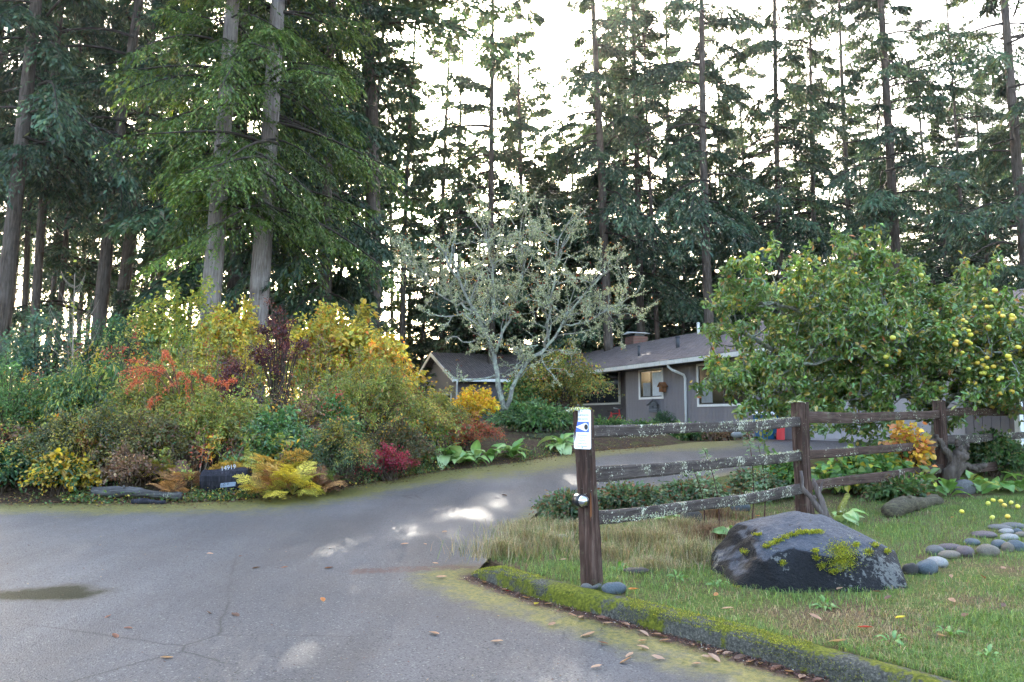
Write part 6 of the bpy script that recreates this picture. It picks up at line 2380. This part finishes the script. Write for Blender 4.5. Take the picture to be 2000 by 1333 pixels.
ST = [(1782, 1105, 28, 28, 5, 'small dark brown stone touching the right end of the boulder'), (1818, 1102, 48, 32, 0, 'blue grey stone, second from the boulder'), (1838, 1092, 46, 22, 4, 'pale flat stone lying behind the blue grey one'),
      (1831, 1070, 34, 24, 1, 'rounded grey stone at the near corner of the stone edging'), (1862, 1066, 42, 16, 3, 'plum coloured flat stone beside the rounded grey corner stone'), (1862, 1078, 44, 18, 2, 'tan wedge shaped stone in the front row'),
      (1892, 1072, 40, 24, 3, 'plum stone with a pale fleck in the middle of the front row'), (1905, 1058, 30, 14, 0, 'flat blue stone behind the flecked plum stone'), (1938, 1072, 36, 26, 2, 'tan rounded stone right of the grassy gap'),
      (1930, 1045, 52, 15, 3, 'long flat plum stone lying in the upper row'), (1958, 1062, 34, 20, 0, 'blue stone behind the tan rounded one'), (1972, 1066, 24, 22, 2, 'small tan stone next to last in the front row'),
      (1990, 1064, 34, 26, 0, 'large blue stone at the edge of the view'), (1978, 1050, 36, 16, 4, 'white topped stone near the edge of the view'), (1972, 1037, 34, 12, 4, 'pale slim stone in the upper row'),
      (1990, 1037, 20, 14, 0, 'small round blue stone in the upper row'), (1962, 1028, 40, 12, 1, 'flat grey stone at the back of the edging'), (1985, 1022, 40, 13, 1, 'long grey stone, rearmost of the edging'), (2000, 1044, 26, 12, 2, 'buff stone cut by the edge of the view')]
for k, (px, py, w, h, mk, lab) in enumerate(ST):
    stone(px, py, w, h, mk, lab, rz=(k * .7) % 3)
RK = 'loose rocks around the fence'
stone(1883, 972, 38, 36, 1, 'round grey rock at the foot of the gnarled trunk', grp=RK, name='rock', Y=11.9)
stone(1348, 1012, 46, 34, 5, 'dark rock in the grass behind the lowest rail', grp=RK, name='rock', Y=9.2)
stone(1445, 995, 34, 24, 0, 'blue grey rock under the lowest rail', grp=RK, name='rock', Y=10.2)
stone(1200, 1147, 44, 26, 0, 'blue grey rock right of the corner post', grp=RK, name='rock')
stone(1156, 1142, 42, 16, 1, 'flat grey rock at the foot of the corner post', grp=RK, name='rock')
stone(1095, 1048, 26, 14, 4, 'pale rock in the dry grass left of the corner post', grp=RK, name='rock')
stone(1245, 1118, 46, 14, 5, 'flat dark rock in the grass between post and boulder', grp=RK, name='rock')
stone(1440, 860, 22, 14, 4, 'pale stone by the drive below the garage corner', grp=RK, name='rock', Y=19.5)
fl = [(1878, 1003), (1938, 1012), (1968, 1010), (1988, 994), (1975, 988), (1955, 985), (1940, 983), (1930, 988), (1962, 992)]
for k, (px, py) in enumerate(fl):
    g_ = ground(px, py, LAWN)
    o = link('fallen_apple', AM[k % 3], None, (g_[0], g_[1], float(lawn_z(g_[0], g_[1])[0]) + .032), tuple(rng.uniform(-1, 1, 3)), (.85, .85, .85))
    tag(o, f'yellow fallen apple in the grass, {ordn[k]} of the scatter from the gnarled trunk' if k else 'yellow fallen apple lying alone, closest to the round grey rock', 'apple', 'fallen apples on the lawn')

# ------------------------------------------------------------------ grass
rng = np.random.default_rng(15)


def blades(m, X, Y, Zb, H_, lean, W_, C):
    n = len(X)
    a = rng.uniform(0, 6.28, n)
    d = np.column_stack([np.cos(a), np.sin(a), np.zeros(n)])
    s = np.column_stack([-np.sin(a), np.cos(a), np.zeros(n)])
    B = np.column_stack([X, Y, Zb])
    mid = B + d * (lean * H_ * .35)[:, None] + np.array([0, 0, 1]) * (H_ * .62)[:, None]
    tip = B + d * (lean * H_)[:, None] + np.array([0, 0, 1]) * (H_ * (1 - .35 * lean))[:, None]
    w = (W_ / 2)[:, None]
    V = np.stack([B - s * w, B + s * w, mid + s * w * .7, mid - s * w * .7, tip], 1)
    b = np.arange(n)[:, None] * 5
    m.add(V.reshape(-1, 3), [b + np.array([0, 1, 2, 3]), b + np.array([3, 2, 4])], np.repeat(C, 5, 0), 0, False)


m = MB()
n = 175000
Y = rng.uniform(2.6, 11.5, n) ** 1.0
Y = 2.6 + 9 * rng.uniform(0, 1, n) ** 1.7
X = lawn_x(Y) + .02 + rng.uniform(0, 1, n) * np.maximum(.3, (Y * .66 + .4 - lawn_x(Y)))
green = fbm(X * 1.3, Y * 1.3, 101) + .5 * fbm(X * 5, Y * 5, 102)
dens = np.clip(.62 + .35 * fbm(X * 2.1, Y * 2.1, 103) + .2 * green, .3, 1)
kp = (rng.random(n) < dens) & (((X - bc[0]) / .62) ** 2 + ((Y - bc[1]) / .42) ** 2 > 1)
X, Y, green = X[kp], Y[kp], green[kp]
n = len(X)
isg = (green + rng.normal(0, .35, n) > -.42)
Cg = pick(rng, [(3, (.11, .18, .038)), (2, (.16, .24, .05)), (1, (.08, .14, .035)), (.8, (.23, .25, .06))], n)
Cb = pick(rng, [(3, (.26, .19, .09)), (2, (.34, .27, .14)), (1, (.16, .11, .06))], n)
C = np.where(isg[:, None], Cg, Cb)
H_ = rng.uniform(.02, .062, n) * (1 + .5 * np.clip(green, -.5, 1))
blades(m, X, Y, lawn_z(X, Y) - .003, H_, rng.uniform(.2, 1.5, n), rng.uniform(.0025, .005, n), C)
tag(m.build('grass', M_GRASS), 'short patchy green and straw grass of the lawn', kind='stuff')

TUFT = [(965, 1085, .34, 'dry straw grass tuft at the inner tip of the curb'), (1020, 1060, .36, 'dry grass tuft along the driveway edge, next after the curb tip'), (1075, 1065, .28, 'low dry grass tuft left of the corner post'), (1000, 1030, .26, 'thin dry grass at the driveway edge, farthest from the curb'), (1225, 1055, .34, 'tall dry grass tuft right of the corner post under the rail'), (1290, 1065, .38, 'large straw grass tuft under the lowest rail'), (1345, 1090, .36, 'brown grass tuft just left of the boulder'), (1385, 1050, .30, 'reddish brown grass tuft behind the left tip of the boulder'),
        (1180, 1085, .26, 'short dry tuft close behind the corner post'), (1330, 1035, .28, 'faded grass tuft beside the dark rock'), (1120, 1040, .26, 'brown tuft just behind the corner post to the left'), (1275, 1110, .2, 'low green brown tuft in front of the large straw one'), (1400, 1010, .25, 'brown dead plant tuft at the back of the boulder')]
for k, (px, py, hh, lab) in enumerate(TUFT):
    g_ = ground(px, py, LAWN)
    X0, Y0 = g_[0], g_[1]
    X0 = max(X0, float(lawn_x(Y0)) + .1)
    m = MB()
    n = 1000
    hh *= .72
    r = np.abs(rng.normal(0, .16, n))
    a = rng.uniform(0, 6.28, n)
    X, Y = X0 + np.cos(a) * r * 1.5, Y0 + np.sin(a) * r
    o = thing('grass_tuft', lab, 'grass', (X0, Y0, float(lawn_z(X0, Y0)[0])), (0, 0, 0), 'dry grass tufts by the fence')
    red = k in (7, 12)
    C = pick(rng, [(3, (.30, .23, .11)), (2, (.22, .16, .08)), (2, (.38, .31, .17)), (2.2, (.13, .17, .05))] if not red else [(3, (.15, .075, .04)), (2, (.22, .13, .06)), (1, (.10, .06, .035))], n)
    zl = lawn_z(X, Y) - o.location.z
    blades(m, X - X0, Y - Y0, zl, hh * rng.uniform(.35, 1.1, n), rng.uniform(.3, 1.35, n), rng.uniform(.0025, .005, n), C)
    m.build('blades', M_GRASS, o)

# ------------------------------------------------------------------ fallen leaves
def dead_leaf(seed, col):
    rng = np.random.default_rng(seed)
    m = MB()
    n = 6
    t = np.linspace(0, 1, n)
    w = np.sin(t * np.pi * .96 + .06) ** .8 * .22
    V, C = [], []
    for k in range(n):
        for s in (-1, 0, 1):
            V.append((t[k] - .5, s * w[k] + .03 * math.sin(t[k] * 5 + seed), .10 * (abs(s)) * w[k] * 4 + .14 * (t[k] - .5) ** 2 + rng.normal(0, .012)))
            C.append(np.array(col) * (rng.uniform(.8, 1.15) if s else .75))
    i = np.arange(n - 1)[:, None] * 3
    j = np.arange(2)[None]
    m.add(np.array(V), np.stack([i + j, i + j + 1, i + 4 + j, i + 3 + j], -1).reshape(-1, 4), np.array(C))
    me = m.mesh('fallen_leaf')
    me.materials.append(M_LEAF)
    return me


DL = {'tan': [dead_leaf(1, (.42, .24, .15)), dead_leaf(2, (.48, .30, .20))], 'brown': [dead_leaf(3, (.22, .10, .06)), dead_leaf(4, (.14, .075, .05))], 'orange': [dead_leaf(5, (.50, .20, .06))], 'yellow': [dead_leaf(6, (.62, .50, .04))], 'red': [dead_leaf(7, (.45, .05, .03))]}


def fallen(px, py, L_, kind, label, grp, on='road'):
    g_ = ground(px, py, 0 if on == 'road' else LAWN)
    z = float(zg(g_[1])) + .016 if on == 'road' else float(lawn_z(g_[0], g_[1])[0]) + .03
    o = link('fallen_leaf', DL[kind][rng.integers(0, len(DL[kind]))], None, (g_[0], g_[1], z), (rng.normal(0, .2), rng.normal(0, .2), rng.uniform(0, 6.28)), (L_, L_, L_))
    return tag(o, label, 'leaf', grp)


GUT = [(938, 1122), (950, 1136), (990, 1150), (1015, 1160), (1032, 1166), (1075, 1178), (1112, 1186), (1122, 1200), (1140, 1204), (1180, 1206), (1190, 1216), (1225, 1218), (1240, 1222), (1262, 1236), (1285, 1238), (1300, 1242), (1302, 1250), (1355, 1258), (1385, 1268), (1410, 1272), (1425, 1276), (1448, 1284), (1470, 1292), (1490, 1296), (1520, 1305), (1545, 1312), (1570, 1322), (1600, 1328)]
for k, (px, py) in enumerate(GUT):
    nth = (ordn + ['twenty-sixth', 'twenty-seventh', 'twenty-eighth'])[k]
    fallen(px - 4, py + 6, rng.uniform(.06, .10), 'tan' if k % 3 else 'brown', f'curled {"tan" if k % 3 else "brown"} leaf in the gutter, {nth} along from the tip of the curb', 'dead leaves along the curb')
OPEN = [(1142, 1246, 'tan', 'pair tip'), (1152, 1244, 'tan', ''), (1078, 1224, 'tan', ''), (1255, 1257, 'tan', ''), (1256, 1270, 'tan', ''), (1380, 1288, 'tan', ''), (1360, 1302, 'tan', ''), (1395, 1291, 'tan', ''), (1178, 1261, 'brown', ''), (1230, 1285, 'tan', ''), (1285, 1290, 'tan', ''), (1165, 1308, 'tan', ''), (970, 1258, 'tan', ''), (1222, 1296, 'tan', ''),
        (630, 1176, 'orange', ''), (470, 1090, 'brown', ''), (500, 1113, 'brown', ''), (410, 1085, 'tan', ''), (555, 1112, 'brown', ''), (642, 1113, 'brown', ''), (210, 1210, 'brown', ''), (225, 1248, 'brown', ''), (460, 1206, 'brown', ''), (250, 1232, 'brown', ''), (410, 1203, 'brown', ''), (868, 1042, 'tan', ''), (830, 1066, 'tan', ''), (850, 1104, 'tan', ''), (862, 1131, 'tan', ''), (985, 970, 'brown', ''), (790, 1066, 'tan', ''), (848, 1242, 'tan', ''), (325, 1290, 'tan', '')]
nb_, nt_ = {}, {}
for k, (px, py, kind, _) in enumerate(sorted(OPEN, key=lambda q_: -q_[1])):
    nt_[kind] = nt_.get(kind, 0) + 1
    fallen(px, py, rng.uniform(.06, .10), kind, f'{kind} leaf flat on the open asphalt, {ordn[nt_[kind] - 1]} {kind} one from the bottom edge', 'leaves scattered on the asphalt')
fallen(1048, 1184, .085, 'yellow', 'bright yellow leaf on the mossy asphalt below the curb', 'leaves scattered on the asphalt')
fallen(992, 1158, .05, 'red', 'small red leaf in the gutter near the tip of the curb', 'dead leaves along the curb')
LAWNL = [(1858, 1128, 'tan'), (1640, 1160, 'tan'), (1712, 1166, 'brown'), (1860, 1182, 'tan'), (1960, 1188, 'brown'), (1690, 1234, 'red'), (1760, 1216, 'yellow'), (1592, 1212, 'tan'), (1635, 1260, 'tan'), (1840, 1250, 'tan'), (1735, 1178, 'brown'), (1885, 1212, 'brown'), (1920, 1130, 'brown'), (1100, 1098, 'tan'), (1238, 1158, 'orange'), (1398, 1170, 'orange'), (1420, 1195, 'tan'), (1330, 960, 'orange'), (1860, 1012, 'orange'), (1960, 1115, 'tan'), (1480, 1010, 'orange')]
nt_ = {}
for k, (px, py, kind) in enumerate(sorted(LAWNL, key=lambda q_: -q_[1])):
    nt_[kind] = nt_.get(kind, 0) + 1
    fallen(px, py, rng.uniform(.06, .10), kind, f'{kind} leaf in the lawn grass, {ordn[nt_[kind] - 1]} {kind} one back from the curb', 'leaves scattered on the lawn', 'lawn')
# needles and crumbs too small to count
m = MB()
n = 5200
idx = rng.uniform(0, len(CURB_F) - 4.01, n)
i0 = idx.astype(int)
E = CURB_F[i0] + (CURB_F[i0 + 1] - CURB_F[i0]) * (idx - i0)[:, None]
P2 = E - _n[i0] * np.abs(rng.normal(.03, .06, n))[:, None]
leaves(m, np.column_stack([P2, zg(P2[:, 1]) + .008 + rng.uniform(0, .012, n)]), rnd_dirs(rng, n) * np.array([1, 1, .2]), np.array([0, 0, 1.]) + rng.normal(0, .4, (n, 3)), rng.uniform(.006, .022, n), rng.uniform(.003, .010, n),
       pick(rng, [(3, (.10, .045, .035)), (2, (.06, .03, .025)), (1, (.24, .14, .09)), (.2, (.55, .5, .45))], n))
n = 2600
Y = 3.2 + 14 * rng.uniform(0, 1, n) ** 1.6
X = rng.uniform(-.68, .15, n) * Y
ok = (X > xl(Y)) & (X < xr(Y))
X, Y = X[ok], Y[ok]
n = len(X)
leaves(m, np.column_stack([X, Y, zg(Y) + .008]), rnd_dirs(rng, n) * np.array([1, 1, .1]), np.array([0, 0, 1.]) + rng.normal(0, .3, (n, 3)), rng.uniform(.008, .03, n), rng.uniform(.003, .012, n),
       pick(rng, [(3, (.09, .05, .04)), (2, (.05, .035, .03)), (1, (.25, .18, .12))], n))
tag(m.build('leaf_litter', M_LEAF), 'dark needles and leaf crumbs on the asphalt and in the gutter', kind='stuff')

# ------------------------------------------------------------------ thin damp air between the trees
hz = MB()
box(hz, (-90, -6, -3), (90, 110, 40))
t = NT('damp_air')
v = t.n('ShaderNodeVolumePrincipled')
v.inputs['Color'].default_value = (.93, .96, 1, 1)
v.inputs['Density'].default_value = .00027
v.inputs['Anisotropy'].default_value = .6
t.t.links.new(v.outputs[0], t.out.inputs['Volume'])
tag(hz.build('haze', t.m), 'thin damp haze in the air between the trees', kind='stuff')
